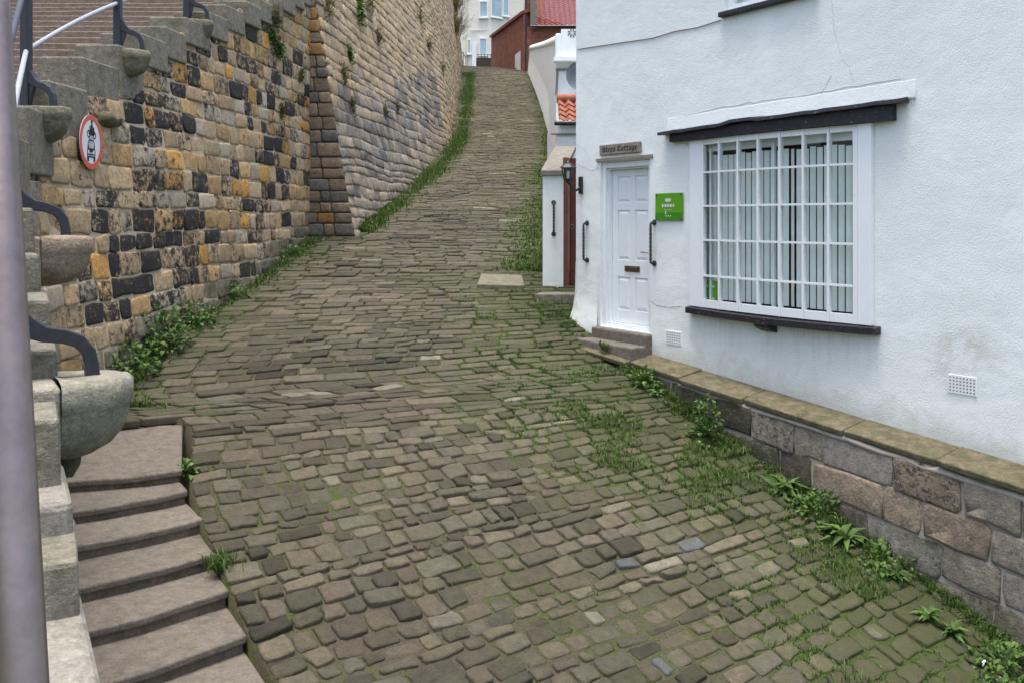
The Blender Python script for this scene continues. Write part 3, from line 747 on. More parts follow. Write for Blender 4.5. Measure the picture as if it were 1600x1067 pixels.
for i,(a_,b_,z) in enumerate(nos):
    q=pp[1]; p=pp[0]
    # back edge tucked a little under the riser above
    back=((p[0]-.06,p[1]+.09),(q[0]-.06,q[1]+.09)) if i else prev
    o=tread(back[0],back[1],a_,b_,z,zback=.11 if i==0 else 0)
    br=random.uniform(.9,1.08); attrs_on(o,(.142*br,.127*br,.110*br),.12)
    va,vb=Vector((*a_,0)),Vector((*b_,0)); dn=(Vector((back[0][0],back[0][1],0))-va); dn=(dn-(vb-va).normalized()*dn.dot((vb-va).normalized())).normalized()
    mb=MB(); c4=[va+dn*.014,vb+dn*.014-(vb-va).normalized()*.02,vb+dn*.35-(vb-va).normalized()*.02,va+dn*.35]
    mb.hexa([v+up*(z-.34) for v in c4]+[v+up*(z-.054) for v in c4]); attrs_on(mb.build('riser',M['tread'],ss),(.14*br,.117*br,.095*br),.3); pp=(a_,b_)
# ------------------------------------------------------------------ the cottage
cot=empty('white_cottage',Fp(2.5,0,-1.6),'white roughcast cottage with panelled door and bowed small-pane window','cottage')
SD0,_=FS(938,400); SD1,_=FS(1016,400); ZD=-1.33; ZDT=FS(975,252)[1]
S_END=9.2; ZT=4.3
SW0,_=FS(1088,400); SW1,_=FS(1366,400)
gl0,gl1=FS(1101,400)[0],FS(1341,400)[0]
ZW0,ZW1=-.955,.865
SU0=FS(1133,15)[0]; ZU0=FS(1133,20)[1]; SU1=SU0+1.15
holes=[(SD0,SD1,ZD,ZDT),(gl0-.04,gl1+.02,ZW0,ZW1),(SU0,SU1,ZU0,ZU0+1.2)]
def wallholes(mb,s0,s1,z0,z1,holes,dep):
    ss_=sorted({s0,s1,*[h[0] for h in holes],*[h[1] for h in holes]}); zz=sorted({z0,z1,*[h[2] for h in holes],*[h[3] for h in holes]})
    for i in range(len(ss_)-1):
        for j in range(len(zz)-1):
            cs,cz=(ss_[i]+ss_[i+1])/2,(zz[j]+zz[j+1])/2
            if any(h[0]<cs<h[1] and h[2]<cz<h[3] for h in holes): continue
            mb.quad(Fp(ss_[i],0,zz[j]),Fp(ss_[i+1],0,zz[j]),Fp(ss_[i+1],0,zz[j+1]),Fp(ss_[i],0,zz[j+1]))
    for a,b,c_,d in holes:
        mb.quad(Fp(a,0,c_),Fp(a,-dep,c_),Fp(a,-dep,d),Fp(a,0,d)); mb.quad(Fp(b,0,c_),Fp(b,0,d),Fp(b,-dep,d),Fp(b,-dep,c_))
        mb.quad(Fp(a,0,d),Fp(a,-dep,d),Fp(b,-dep,d),Fp(b,0,d)); mb.quad(Fp(a,0,c_),Fp(b,0,c_),Fp(b,-dep,c_),Fp(a,-dep,c_))
mb=MB(); wallholes(mb,0,S_END,-3.6,ZT,holes,.30)
DP=5.5
# other walls (gables carried up to the ridge) and inner lining
for s_,sg in ((0,1),(S_END,-1)):
    mb.add([Fp(s_,0,-3.6),Fp(s_,-DP,-3.6),Fp(s_,-DP,ZT),Fp(s_,-DP/2,ZT+2.3),Fp(s_,0,ZT)],[(0,1,2,3,4)])
mb.quad(Fp(0,-DP,-3.6),Fp(S_END,-DP,-3.6),Fp(S_END,-DP,ZT),Fp(0,-DP,ZT))
wl=mb.build('wall',M['render'],cot)
# swollen plaster foot at the lane corner
mb=MB(); n=7; vs=[]
for j,(zz,e) in enumerate(((-.55,.004),(-.95,.012),(-1.15,.035),(-1.28,.075),(-1.40,.12),(-1.9,.13))):
    for (s_,n_) in ((.0,-.6),(-e,-.3),(-e,-.05),(-e*.8,e*.8),(.06,e),(.3,e*.75),(SD0-.04,e*.25+.003)):
        vs.append(Fp(s_,n_,zz+.02*nz(s_*3,zz*4)))
mb.add(vs,[(j*n+i,j*n+i+1,(j+1)*n+i+1,(j+1)*n+i) for j in range(5) for i in range(n-1)],0,True)
mb.build('wall_foot',M['render'],cot)
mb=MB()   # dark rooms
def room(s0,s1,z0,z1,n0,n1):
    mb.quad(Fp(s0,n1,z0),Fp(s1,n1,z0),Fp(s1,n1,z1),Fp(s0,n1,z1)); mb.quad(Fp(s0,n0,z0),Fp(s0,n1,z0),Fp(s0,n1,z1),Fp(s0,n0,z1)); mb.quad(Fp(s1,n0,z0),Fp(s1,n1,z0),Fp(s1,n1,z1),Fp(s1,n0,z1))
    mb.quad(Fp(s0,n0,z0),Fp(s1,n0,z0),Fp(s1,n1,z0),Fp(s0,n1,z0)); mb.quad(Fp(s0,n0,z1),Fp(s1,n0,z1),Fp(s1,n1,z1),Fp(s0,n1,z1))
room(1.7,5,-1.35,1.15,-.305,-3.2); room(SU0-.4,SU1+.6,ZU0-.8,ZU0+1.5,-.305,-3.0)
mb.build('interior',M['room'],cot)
# roof
def pantiles(mb,o,ex,ey,w,l,cols,rows,amp,seg=6,th=.02):
    en=ex.cross(ey).normalized(); cw=w/cols; rl=l/rows
    for r in range(rows):
        vs=[];n=cols*seg+1
        for e,(f,lift) in enumerate(((0,amp*.9),(1.06,0))):
            for i in range(n):
                x=i*cw/seg; ph=(i%seg)/seg
                h=amp*math.sin(2*math.pi*ph)+amp*.4*math.sin(4*math.pi*ph)
                vs.append(o+ex*x+ey*(rl*(r+f))+en*(h+lift+th+.004*nz(i,r)))
        for i in range(n): vs.append(vs[i]-en*th*1.2)
        fs=[(i,i+1,n+i+1,n+i) for i in range(n-1)]+[(2*n+i,2*n+i+1,i+1,i) for i in range(n-1)]
        mb.add(vs,fs,0,False)
mb=MB(); sl=Vector(-NN*(DP/2+.3)+up*2.5)
pantiles(mb,Fp(-.2,.25,ZT-.05),T,sl.normalized(),S_END+.4,sl.length,36,12,.03,5)
sl2=Vector(NN*(DP/2+.3)+up*2.5)
mb.quad(Fp(-.2,-DP-.25,ZT-.05),Fp(S_END+.2,-DP-.25,ZT-.05),Fp(S_END+.2,-DP/2,ZT+2.42),Fp(-.2,-DP/2,ZT+2.42))
mb.build('roof',M['tile'],cot)
# door
dn=-.13
fr=MB(); 
fr.fbox(SD0+.002,SD0+.065,-.20,-.035,ZD,ZDT-.002); fr.fbox(SD1-.065,SD1-.002,-.20,-.035,ZD,ZDT-.002); fr.fbox(SD0+.066,SD1-.066,-.20,-.035,ZDT-.07,ZDT-.003)
fr.fbox(SD0+.066,SD0+.085,-.19,-.075,ZD,ZDT-.071); fr.fbox(SD1-.085,SD1-.066,-.19,-.075,ZD,ZDT-.071); fr.fbox(SD0+.086,SD1-.086,-.19,-.075,ZDT-.092,ZDT-.071)
fo=fr.build('door_frame',M['oldwhite'],cot)
mb=MB(); mb.fbox(SD0-.06,SD1+.05,.0,.022,ZDT+.012,ZDT+.05); mb.build('drip_board',M['signwood'],cot)
d0,d1,dz0,dz1=SD0+.087,SD1-.087,ZD+.055,ZDT-.095
mb=MB(); dw=d1-d0; st=.095; mid=.09
mb.fbox(d0,d1,dn-.045,dn-.014,dz0,dz1)      # field behind
H=dz1-dz0
rails=[(0,.085*H),(.30*H,.41*H),(.735*H,.785*H),(.955*H,H)]
px0=[(d0,d0+st),(d0+dw/2-mid/2,d0+dw/2+mid/2),(d1-st,d1)]
for a,b in px0: mb.fbox(a,b,dn-.0139,dn,dz0,dz1)
for a,b in rails:
    for x0,x1 in ((px0[0][1],px0[1][0]),(px0[1][1],px0[2][0])): mb.fbox(x0,x1,dn-.0139,dn-.0002,dz0+a,dz0+b)
for (a,b),(c_,d) in zip(rails[:-1],rails[1:]):
    for x0,x1 in ((px0[0][1],px0[1][0]),(px0[1][1],px0[2][0])):
        m_=.028; z0,z1=dz0+b,dz0+c_
        A=[Fp(x0+m_*.4,dn-.0138,z0+m_*.4),Fp(x1-m_*.4,dn-.0138,z0+m_*.4),Fp(x1-m_*.4,dn-.0138,z1-m_*.4),Fp(x0+m_*.4,dn-.0138,z1-m_*.4)]
        Bq=[Fp(x0+m_*1.6,dn-.002,z0+m_*1.6),Fp(x1-m_*1.6,dn-.002,z0+m_*1.6),Fp(x1-m_*1.6,dn-.002,z1-m_*1.6),Fp(x0+m_*1.6,dn-.002,z1-m_*1.6)]
        mb.add(A+Bq,[(4,5,6,7),(0,1,5,4),(1,2,6,5),(2,3,7,6),(3,0,4,7)])
door=bevel(mb.build('door',M['gloss'],cot),.003)
mb=MB(); cs=(d0+d1)/2; lz=dz0+.355*H
mb.fbox(cs-.135,cs+.135,dn,dn+.012,lz-.036,lz+.036,0,.004); mb.fbox(cs-.10,cs+.10,dn+.012,dn+.02,lz-.018,lz+.02,0,.004)
mb.build('letter_box',M['brass'],door)
mb=MB(); mb.tube([Fp(d1-.05,dn+.005,lz+.21),Fp(d1-.05,dn+.05,lz+.21),Fp(d1-.16,dn+.05,lz+.212)],.009,8); mb.build('handle',M['steel'],door)
mb=MB(); mb.fbox(d0,d1,dn-.04,dn+.05,ZD+.004,ZD+.05); mb.build('door_sill',M['gloss'],cot)
# bowed window
bow=lambda s: .035+.065*(1-((s-(gl0+gl1)/2)/((gl1-gl0)/2+.12))**2)
win=MB(); ncol,zr=7,[ZW0+.04,-.61,-.225,.143,.506,ZW1-.045]
cols_=[gl0+(gl1-gl0)*i/ncol for i in range(ncol+1)]
def vbar(mb,s,w,d,z0,z1,dn_=0): mb.fbox(s-w/2,s+w/2,bow(s)-d+dn_,bow(s)+dn_,z0,z1)
for i,s_ in enumerate(cols_): vbar(win,s_,.025 if 0<i<ncol else .05,.05,ZW0+.001,ZW1-.001)
def hseg(mb,s0,s1,z0,z1,d,dn_=0):
    n0,n1=bow(s0)+dn_,bow(s1)+dn_
    mb.hexa([Fp(s0,n0,z0),Fp(s1,n1,z0),Fp(s1,n1-d,z0),Fp(s0,n0-d,z0),Fp(s0,n0,z1),Fp(s1,n1,z1),Fp(s1,n1-d,z1),Fp(s0,n0-d,z1)])
for i in range(ncol):
    s0=cols_[i]+(.0152 if i else .0252); s1=cols_[i+1]-(.0152 if i<ncol-1 else .0252)
    for zz in zr[1:-1]: hseg(win,s0,s1,zz-.010,zz+.010,.04,-.004)
    hseg(win,s0,s1,ZW0+.002,ZW0+.085,.045,-.006); hseg(win,s0,s1,ZW1-.06,ZW1-.002,.045,-.006)
wf=win.build('window_frame',M['oldwhite'],cot)
mb=MB()
for i in range(ncol): 
    s0,s1=cols_[i]+.01,cols_[i+1]-.01
    mb.quad(Fp(s0,bow(s0)-.025,ZW0+.01),Fp(s1,bow(s1)-.025,ZW0+.01),Fp(s1,bow(s1)-.025,ZW1-.01),Fp(s0,bow(s0)-.025,ZW1-.01))
mb.build('pane',M['glass'],wf)
mb=MB()  # boards each side, cheeks
mb.fbox(gl1+.026,SW1,.0,.05,ZW0+.001,ZW1-.001); bevel(mb.build('side_board',M['gloss'],wf),.004)
mb=MB(); mb.fbox(SW0-.06,gl0-.026,.0,.045,ZW0+.001,ZW1-.001)
bevel(mb.build('side_board',M['gloss'],wf),.004)
mb=MB()
n_=14; s0,s1=FS(1071,480,.08)[0],FS(1368,512,.08)[0]
vs=[];
for i in range(n_+1):
    s_=s0+(s1-s0)*i/n_; nn=max(bow(s_),.03)+.055; sag=.012*math.sin(math.pi*i/n_)
    vs+= [Fp(s_,0,-1.025-sag),Fp(s_,nn,-1.03-sag),Fp(s_,nn+.004*nz(i,1),-.968-sag),Fp(s_,0,-.956)]
fs=[(a*4+k,(a+1)*4+k,(a+1)*4+(k+1)%4,a*4+(k+1)%4) for a in range(n_) for k in range(4)]+[(0,1,2,3),(n_*4+3,n_*4+2,n_*4+1,n_*4)]
mb.add(vs,fs); mb.build('window_sill',M['black'],wf)
sb,zb=FS(1195,505,.08)
mb=MB(); mb.prism([(0,-1.04),(.17,-1.04),(.15,-1.075),(.05,-1.12),(0,-1.13)],Fp(sb-.07,0,0),NN,up,T*.16); mb.build('sill_bracket',M['black'],wf)
mb=MB(); l0,l1=FS(1053,210)[0],FS(1401,180)[0]; n_=10; vs=[]
for i in range(n_+1):
    s_=l0+(l1-l0)*i/n_; nn=.05+.075*(1-(2*i/n_-1)**2)*.8+.02; zb_=.867; zt_=.955+.055*i/n_
    vs+=[Fp(s_,0,zb_),Fp(s_,nn,zb_),Fp(s_,nn,zt_),Fp(s_,0,zt_)]
fs=[(a*4+k,(a+1)*4+k,(a+1)*4+(k+1)%4,a*4+(k+1)%4) for a in range(n_) for k in range(4)]+[(0,1,2,3),(n_*4+3,n_*4+2,n_*4+1,n_*4)]
mb.add(vs,fs); lint=mb.build('lintel',M['black'],wf)
mb=MB(); l0,l1=FS(1040,210)[0],FS(1421,160)[0]; n_=24; vs=[]
for i in range(n_+1):
    f=i/n_; s_=l0+(l1-l0)*f; nn=.13+.06*math.sin(math.pi*f); zt_=.958+.055*f+.012*nz(i*.8,2)+(.02 if .36<f<.46 else 0); 
    vs+=[Fp(s_,0,zt_),Fp(s_,nn,zt_-.008),Fp(s_,nn+.01*nz(i,4),zt_+.024),Fp(s_,0,zt_+.05)]
fs=[(a*4+k,(a+1)*4+k,(a+1)*4+(k+1)%4,a*4+(k+1)%4) for a in range(n_) for k in range(4)]+[(0,1,2,3),(n_*4+3,n_*4+2,n_*4+1,n_*4)]
mb.add(vs,fs); mb.build('ledge',M['lead'],wf)
mb=MB(); l0,l1=FS(1044,190)[0],FS(1432,140)[0]; vs=[]
for i in range(n_+1):
    f=i/n_; s_=l0+(l1-l0)*f; zt_=1.006+.055*f
    vs+=[Fp(s_,.002,zt_-.03),Fp(s_,.022,zt_-.01),Fp(s_,.004,zt_+.14+.012*nz(i*.7,5)),Fp(s_,-.01,zt_+.155)]
fs=[(a*4+k,(a+1)*4+k,(a+1)*4+(k+1)%4,a*4+(k+1)%4) for a in range(n_) for k in range(4)]+[(0,1,2,3),(n_*4+3,n_*4+2,n_*4+1,n_*4)]
mb.add(vs,fs); mb.build('plaster_hood',M['hood'],wf)
# vertical blinds
for i in range(23):
    s_=gl0+.03+(gl1-gl0-.06)*(i+.5)/23; ang=R(20+random.uniform(-5,5)); hw=.0285
    if i==13: ang=R(-20)
    ex=T*math.cos(ang)-NN*math.sin(ang)
    mb=MB(); c_=Fp(s_,-.075,0); zt_=ZW1-.16-.02*(random.random()); zb_=ZW0+.09
    e2=ex.cross(up)*.004
    mb.add([c_-ex*hw+up*zb_,c_+e2+up*zb_,c_+ex*hw+up*zb_,c_-ex*hw+up*zt_,c_+e2+up*zt_,c_+ex*hw+up*zt_],[(0,1,4,3),(1,2,5,4)],0,True)
    mb.build('blind_slat',M['blind'],wf)
mb=MB(); mb.fbox(gl0,gl1,-.12,-.045,ZW1-.13,ZW1-.05); mb.build('blind_rail',M['gloss'],wf)
mb=MB(); mb.fbox((gl0*.53+gl1*.47),(gl0*.53+gl1*.47)+.035,-.05,-.02,ZW0+.05,ZW1-.1); mb.fbox(gl0+.05,gl0+.075,-.05,-.02,ZW0+.05,ZW1-.1); mb.build('inner_sash',M['gloss'],wf)
# green card inside the window
s_,z_=FS(1107,455,-.02); 
mb=MB(); mb.fbox(s_-.10,s_+.11,-.045,-.04,z_-.11,z_+.11); 
for dx,dz,w_,h_ in ((-.05,.05,.05,.02),(.05,.05,.04,.015),(-.05,-.08,.04,.02),(.05,-.08,.04,.02)): mb.fbox(s_+dx-w_/2,s_+dx+w_/2,-.04,-.0385,z_+dz-h_/2,z_+dz+h_/2,1)
tag(mb.build('window_card',[M['green'],M['print']]),'small green card standing in the lower left corner of the bowed window','card')
# upper window
mb=MB(); w=.05
mb.fbox(SU0+.002,SU1-.002,-.12,-.03,ZU0+.002,ZU0+.07); mb.fbox(SU0+.002,SU0+.07,-.12,-.03,ZU0+.071,ZU0+1.19); mb.fbox(SU1-.07,SU1-.002,-.12,-.03,ZU0+.071,ZU0+1.19)
for f in (.33,.66): mb.fbox(SU0+(SU1-SU0)*f-.02,SU0+(SU1-SU0)*f+.02,-.11,-.04,ZU0+.071,ZU0+1.19)
uw=mb.build('upper_window',M['gloss'],cot)
mb=MB(); mb.quad(Fp(SU0+.05,-.08,ZU0+.05),Fp(SU1-.05,-.08,ZU0+.05),Fp(SU1-.05,-.08,ZU0+1.19),Fp(SU0+.05,-.08,ZU0+1.19)); mb.build('pane',M['glass'],uw)
mb=MB(); mb.quad(Fp(SU0,-.2,ZU0+.05),Fp(SU1,-.2,ZU0+.05),Fp(SU1,-.2,ZU0+1.19),Fp(SU0,-.2,ZU0+1.19)); mb.build('curtain',M['blind'],uw)
mb=MB(); mb.fbox(SU0-.04,SU1+.04,-.029,.075,ZU0-.055,ZU0-.003,0,.008); mb.build('window_sill',M['black'],uw)
# air vents in the wall
def vent(px,py,w,h):
    s_,z_=FS(px,py); mb=MB(); mb.fbox(s_-w/2,s_+w/2,-.01,.007,z_-h/2,z_+h/2)
    nx_,nz_=8,5
    for i in range(nx_):
        for j in range(nz_):
            x=s_-w*.42+w*.84*i/(nx_-1); y=z_-h*.36+h*.72*j/(nz_-1); mb.fbox(x-.007,x+.007,.006,.0085,y-.006,y+.006,1)
    mb.build('air_vent',[M['smoothwhite'],M['signwood']],cot)
vent(1053,528,.24,.15); vent(1504,601,.24,.15)
# hairline cracks in the render
def crack(pxs,r=.0022):
    mb=MB(); pts=[]
    for (x0,y0),(x1,y1) in zip(pxs[:-1],pxs[1:]):
        for f in np.linspace(0,1,6,endpoint=False):
            s_,z_=FS(x0+(x1-x0)*f,y0+(y1-y0)*f); pts.append(Fp(s_+random.gauss(0,.006),.0005,z_+random.gauss(0,.006)))
    mb.tube(pts,r,4); mb.build('crack',M['crack'],cot)
crack([(1300,0),(1302,35),(1312,80),(1330,112),(1336,130)]); crack([(1012,468),(1035,479),(1070,480)],.004); crack([(897,256),(925,266),(938,262)],.003); crack([(1280,150),(1294,128),(1300,118)])
crack([(1045,186),(1130,168),(1190,158),(1300,143),(1430,118)],.003); crack([(897,225),(915,236),(922,250)]); 
# cable across the front
mb=MB(); pts=[]
for x,y in ((903,78),(940,72),(980,66),(1020,60),(1055,50),(1090,43),(1127,33)):
    s_,z_=FS(x,y); pts.append(Fp(s_,.008,z_+random.gauss(0,.004)))
mb.tube(pts,.006,6); tag(mb.build('cable',M['signwood']),'thin brown cable clipped across the white wall up to the upper window','cable')
# ------------------------------------------------------------------ door steps
ds=empty('doorstep',Fp((SD0+SD1)/2,.1,-1.6),'two grey stone doorsteps below the white panelled door','doorstep')
mb=MB(); mb.fbox(SD0-.06,SD1+.03,-.14,.10,-1.9,ZD-.012); bevel(attrs_on(mb.build('step',M['tread'],ds),(.17,.15,.13),.1),.018,2)
mb=MB(); mb.fbox(SD0-.13,SD1+.05,.101,.34,-1.9,ZD-.135); bevel(attrs_on(mb.build('step',M['tread'],ds),(.18,.165,.145),.15),.018,2)
# ------------------------------------------------------------------ low plinth wall with coping, in front of the cottage
def ctop(s): return -1.565-.0824*(s-1.41)
lw=empty('plinth_wall',Fp(4,.2,-2.5),'low rubble wall with ochre coping running along the foot of the white cottage','wall')
mb=MB(); s_=.25; cops=[]
Bk=Blocks()
while s_<9:
    l=random.uniform(.75,1.15)
    if s_<1.0: l=1.2
    s1=min(s_+l,9.2); zt=ctop((s_+s1)/2); dzz=random.gauss(0,.006)
    nf=.375+random.uniform(-.015,.02) if s_>1 else .44
    m0=6
    for i in range(m0):
        a=s_+(s1-s_-.012)*i/m0; b=s_+(s1-s_-.012)*(i+1)/m0
        e0=.018*nz(a*3,1); e1=.018*nz(b*3,1)
        z0_,z1_=ctop(a)+dzz,ctop(b)+dzz
        th=.055
        mb.hexa([Fp(a,nf+e0-.01,z0_-th-.055),Fp(b,nf+e1-.01,z1_-th-.055),Fp(b,0.002,z1_-th),Fp(a,0.002,z0_-th),Fp(a,nf+e0,z0_-.055),Fp(b,nf+e1,z1_-.055),Fp(b,.002,z1_),Fp(a,.002,z0_)])
    s_=s1
import bmesh
co=weld(mb.build('coping',M['coping'],lw))
attrs_on(co,(.185,.16,.105),.42,.2); bevel(co,.012)
LWN=.33
def surfL(u,z): 
    zz_=z-.0824*(u-1.41); p=Fp(u,LWN+.05*(-1.7-z)*.5,zz_); p=p+NN*(.02*nz(u,z,6,1.2)); return np.array(p),np.array(NN)
def botL(u): return -1.76-.354*(u-1.715)-.05+.0824*(u-1.41)
def topL(u): return -1.685
def cfL(u,hh):
    k=random.random()
    c_=(.25,.225,.19) if k<.40 else (.27,.22,.17) if k<.70 else (.32,.20,.135) if (k<.80 and u>3.8) else (.13,.10,.10) if k<.85 else (.27,.255,.235)
    b=random.uniform(.85,1.15)
    if u<2.6: c_=(.10,.095,.075); 
    return tuple(x*b for x in c_),random.choice([0,.1,.2,.34])+(.2 if u<3.4 else 0),.6 if u<3.1 else (.5 if hh<.25 else .2)
BL=Blocks()
stone_wall(BL,surfL,.55,9.2,botL,topL,(.20,.36),(.30,.80),.007,.018,cfL,-5.2,-1.685,.022,.06)
gL=backing(surfL,.5,9.2,botL,topL,50,10,.15,thick=.33,off=.001)
build_blocks('masonry',BL,[gL],[M['plinthstone'],M['mortar_grey']],parent=lw,back=.03,dome=.3,jit=.42)
# mortar fillet under the coping
mb=MB(); pts=[Fp(u,LWN-.004,ctop(u)-.140) for u in np.linspace(2.2,9,40)]
pts=[p+up*random.gauss(0,.006) for p in pts]; mb.tube(pts,[.022+.012*random.random() for _ in pts],7); mb.build('mortar_fillet',M['mortar_grey'],lw)
# ------------------------------------------------------------------ fittings on the front
def grab(o0,o1,out,label):
    d=(o1-o0); mb=MB(); r=.014; pts=[o0+out*.0,o0+out*.045,o0+out*.062+d*.03,o0+out*.065+d*.08]+[o0+out*.065+d*f for f in np.linspace(.12,.88,24)]+[o1+out*.065-d*.08,o1+out*.062-d*.03,o1+out*.045,o1]
    rs=[r]*len(pts)
    for q in range(4,28): rs[q]=r*(1.0 if q%3 else 1.28)
    root=empty('grab_rail',(o0+o1)/2,label,'grab rail','grab rails beside the doors')
    mb.tube(pts,rs,10); mb.build('bar',M['rubber'],root)
    for e in (o0,o1):
        m2=MB(); m2.tube([e,e+out*.012],.033,14); m2.build('flange',M['rubber'],root)
s_,z0=FS(918,349); s2,z1=FS(918,407); grab(Fp(s_,0,z0),Fp(s_,0,z1),NN,'black ribbed grab rail on the white wall left of the panelled door')
s_,z0=FS(1023,348); s2,z1=FS(1023,412); grab(Fp(s_,0,z0),Fp(s_,0,z1),NN,'black ribbed grab rail below the green plaque, right of the panelled door')
# name board, lettered with a broad pen
GLY={'S':[[(.62,.82),(.45,1),(.12,.85),(.15,.6),(.6,.42),(.62,.15),(.35,0),(.05,.15)]],
 't':[[(.22,.95),(.22,.1),(.4,0)],[(.02,.66),(.42,.66)]],'e':[[(.12,.35),(.42,.5),(.36,.66),(.12,.55),(.12,.12),(.28,0),(.45,.1)]],
 'p':[[(.12,.68),(.12,-.32)],[(.12,.55),(.3,.68),(.45,.55),(.45,.12),(.3,0),(.14,.08)]],'s':[[(.4,.6),(.25,.68),(.1,.55),(.4,.22),(.3,0),(.06,.06)]],
 'C':[[(.62,.8),(.42,1),(.12,.8),(.1,.2),(.35,0),(.62,.16)],[(.34,.9),(.34,.1)]],'o':[[(.12,.55),(.28,.68),(.45,.55),(.45,.12),(.28,0),(.12,.12),(.12,.55)]],
 'a':[[(.12,.6),(.3,.68),(.42,.56),(.42,.1),(.52,0)],[(.42,.38),(.16,.3),(.1,.12),(.22,0),(.42,.12)]],'g':[[(.42,.55),(.26,.68),(.1,.55),(.1,.15),(.24,.02),(.42,.12)],[(.46,.68),(.42,.5),(.42,-.18),(.25,-.32),(.06,-.22)]],' ':[]}
ADV={'S':.72,'t':.46,'e':.54,'p':.58,'s':.5,'C':.72,'o':.58,'a':.6,'g':.58,' ':.34}
def lettering(mb,txt,o,ex,ey,h,en,wtot,pen=.11,m=0):
    tot=sum(ADV[c_] for c_ in txt); k=wtot/tot; x=0
    for ch in txt:
        for st_ in GLY[ch]:
            for (xa,ya),(xb,yb) in zip(st_[:-1],st_[1:]):
                q=lambda a,b,s: o+ex*((x+a)*k+s*pen*h*.75)+ey*(b*h+s*pen*h*.75)
                A=[q(xa,ya,-1),q(xb,yb,-1),q(xb,yb,1),q(xa,ya,1)]
                cr=(A[1]-A[0]).cross(A[3]-A[0])
                if cr.length<1e-7: continue
                mb.hexa(A+[v+en*(.7+.3*random.random()) for v in A],m)
        x+=ADV[ch]
s0,zt=FS(939,228); s1,_=FS(1003,228); zb=FS(939,244)[1]; hgt=zt-zb
nbd=empty('name_board',Fp((s0+s1)/2,.02,(zt+zb)/2),'brown wooden name board above the door reading Steps Cottage','sign')
mb=MB(); mb.fbox(s0,s1,.003,.030,zb,zt,0,.006); mb.build('board',M['signwood'],nbd)
mb=MB(); lettering(mb,'Steps Cottage',Fp(s0+.055,.030,zb+hgt*.30),T,up,hgt*.48,NN*.003,(s1-s0)-.10); mb.build('lettering',M['signedge'],nbd)
# green plaque
s0,zt=FS(1026,303); s1,_=FS(1069,303); zb=FS(1026,345)[1]; w_,h_=s1-s0,zt-zb
pq=empty('green_plaque',Fp((s0+s1)/2,.02,(zt+zb)/2),'square green award plaque on the white wall between door and window','plaque')
mb=MB(); mb.fbox(s0,s1,.014,.024,zb,zt,0,.003); mb.fbox(s0+.002,s1-.002,.024,.0244,zb+.002,zb+h_*.29,1); mb.build('plate',[M['green'],M['green2']],pq)
mb=MB()
for dx in (.06,.94):
    for dy in (.06,.94): c_=Fp(s0+w_*dx,.0,zb+h_*dy); mb.tube([c_,c_+NN*.030],.012,10)
mb.build('screw_cap',M['steel'],pq)
mb=MB()
def star(mb,c_,r,m): 
    poly=[(math.sin(a)*rr,math.cos(a)*rr) for k in range(10) for a,rr in ((k*math.pi/5,r if k%2==0 else r*.45),)]
    mb.prism(poly,c_,T,up,NN*.001,m)
for k in (-1,0,1): star(mb,Fp(s0+w_*(.49+.08*k),.0247,zb+h_*.165),h_*.035,0)
for x,y,ww,hh,mm in ((.48,.78,.2,.03,0),(.48,.74,.22,.03,0),(.48,.70,.18,.025,0),(.48,.385,.28,.012,0),(.39,.30,.035,.05,0),(.39,.245,.05,.02,0)):
    mb.fbox(s0+w_*(x-ww/2),s0+w_*(x+ww/2),.0244,.0255,zb+h_*(y-hh/2),zb+h_*(y+hh/2),mm)
for k in range(9): 
    x=.28+.05*k; hh=.09 if k%3 else .11; mb.fbox(s0+w_*(x-.019),s0+w_*(x+.019),.0244,.0256,zb+h_*(.545-hh/2),zb+h_*(.545+hh/2),1 if k%2 else 0)
mb.build('print',[M['print'],M['printgrey']],pq)
# wall lantern
s_,z_=FS(909,290); lr=empty('wall_lantern',Fp(s_,.0,z_),'black carriage lantern on a wall bracket at the cottage corner','lamp')
mb=MB(); mb.fbox(s_-.04,s_+.035,.002,.03,z_-.11,z_+.11,0,.008); mb.build('wall_plate',M['iron'],lr)
lc=Fp(s_,.22,0); zb=FS(897,283)[1]
mb=MB(); mb.tube([Fp(s_,.03,z_-.04),Fp(s_,.10,z_-.07),Fp(s_,.17,z_-.03),Fp(s_,.21,zb-.03),Fp(s_,.22,zb)],.017,10); mb.build('arm',M['iron'],lr)
def hexr(r,z): r*=.85; z=zb+(z-zb)*.72; return [lc+T*(r*math.cos(k*math.pi/3+.3))+NN*(r*math.sin(k*math.pi/3+.3))+up*z for k in range(6)]
def loft(mb,rings,m=0):
    for a,b in zip(rings[:-1],rings[1:]): mb.add(a+b,[(k,(k+1)%6,6+(k+1)%6,6+k) for k in range(6)],m)
    mb.add(rings[0],[tuple(range(6))[::-1]],m); mb.add(rings[-1],[tuple(range(6))],m)
mb=MB(); loft(mb,[hexr(.02,zb-.06),hexr(.05,zb-.02),hexr(.062,zb),hexr(.066,zb+.02)])
a,b=hexr(.064,zb+.02),hexr(.098,zb+.20)
for k in range(6): mb.tube([a[k],b[k]],.008,6)
loft(mb,[hexr(.10,zb+.195),hexr(.105,zb+.21)]); mb.build('cage',M['iron'],lr)
mb=MB(); loft(mb,[hexr(.13,zb+.21),hexr(.125,zb+.222),hexr(.07,zb+.275),hexr(.035,zb+.295),hexr(.03,zb+.315),hexr(.012,zb+.335),hexr(.004,zb+.37)]); mb.build('cap',M['iron'],lr)
mb=MB(); a,b=hexr(.06,zb+.02),hexr(.094,zb+.195); mb.add(a+b,[(k,(k+1)%6,6+(k+1)%6,6+k) for k in range(6)]); mb.build('glass',M['glass'],lr)
mb=MB(); mb.tube([lc+up*(zb+.02),lc+up*(zb+.11)],.02,8); mb.build('bulb',M['print'],lr)
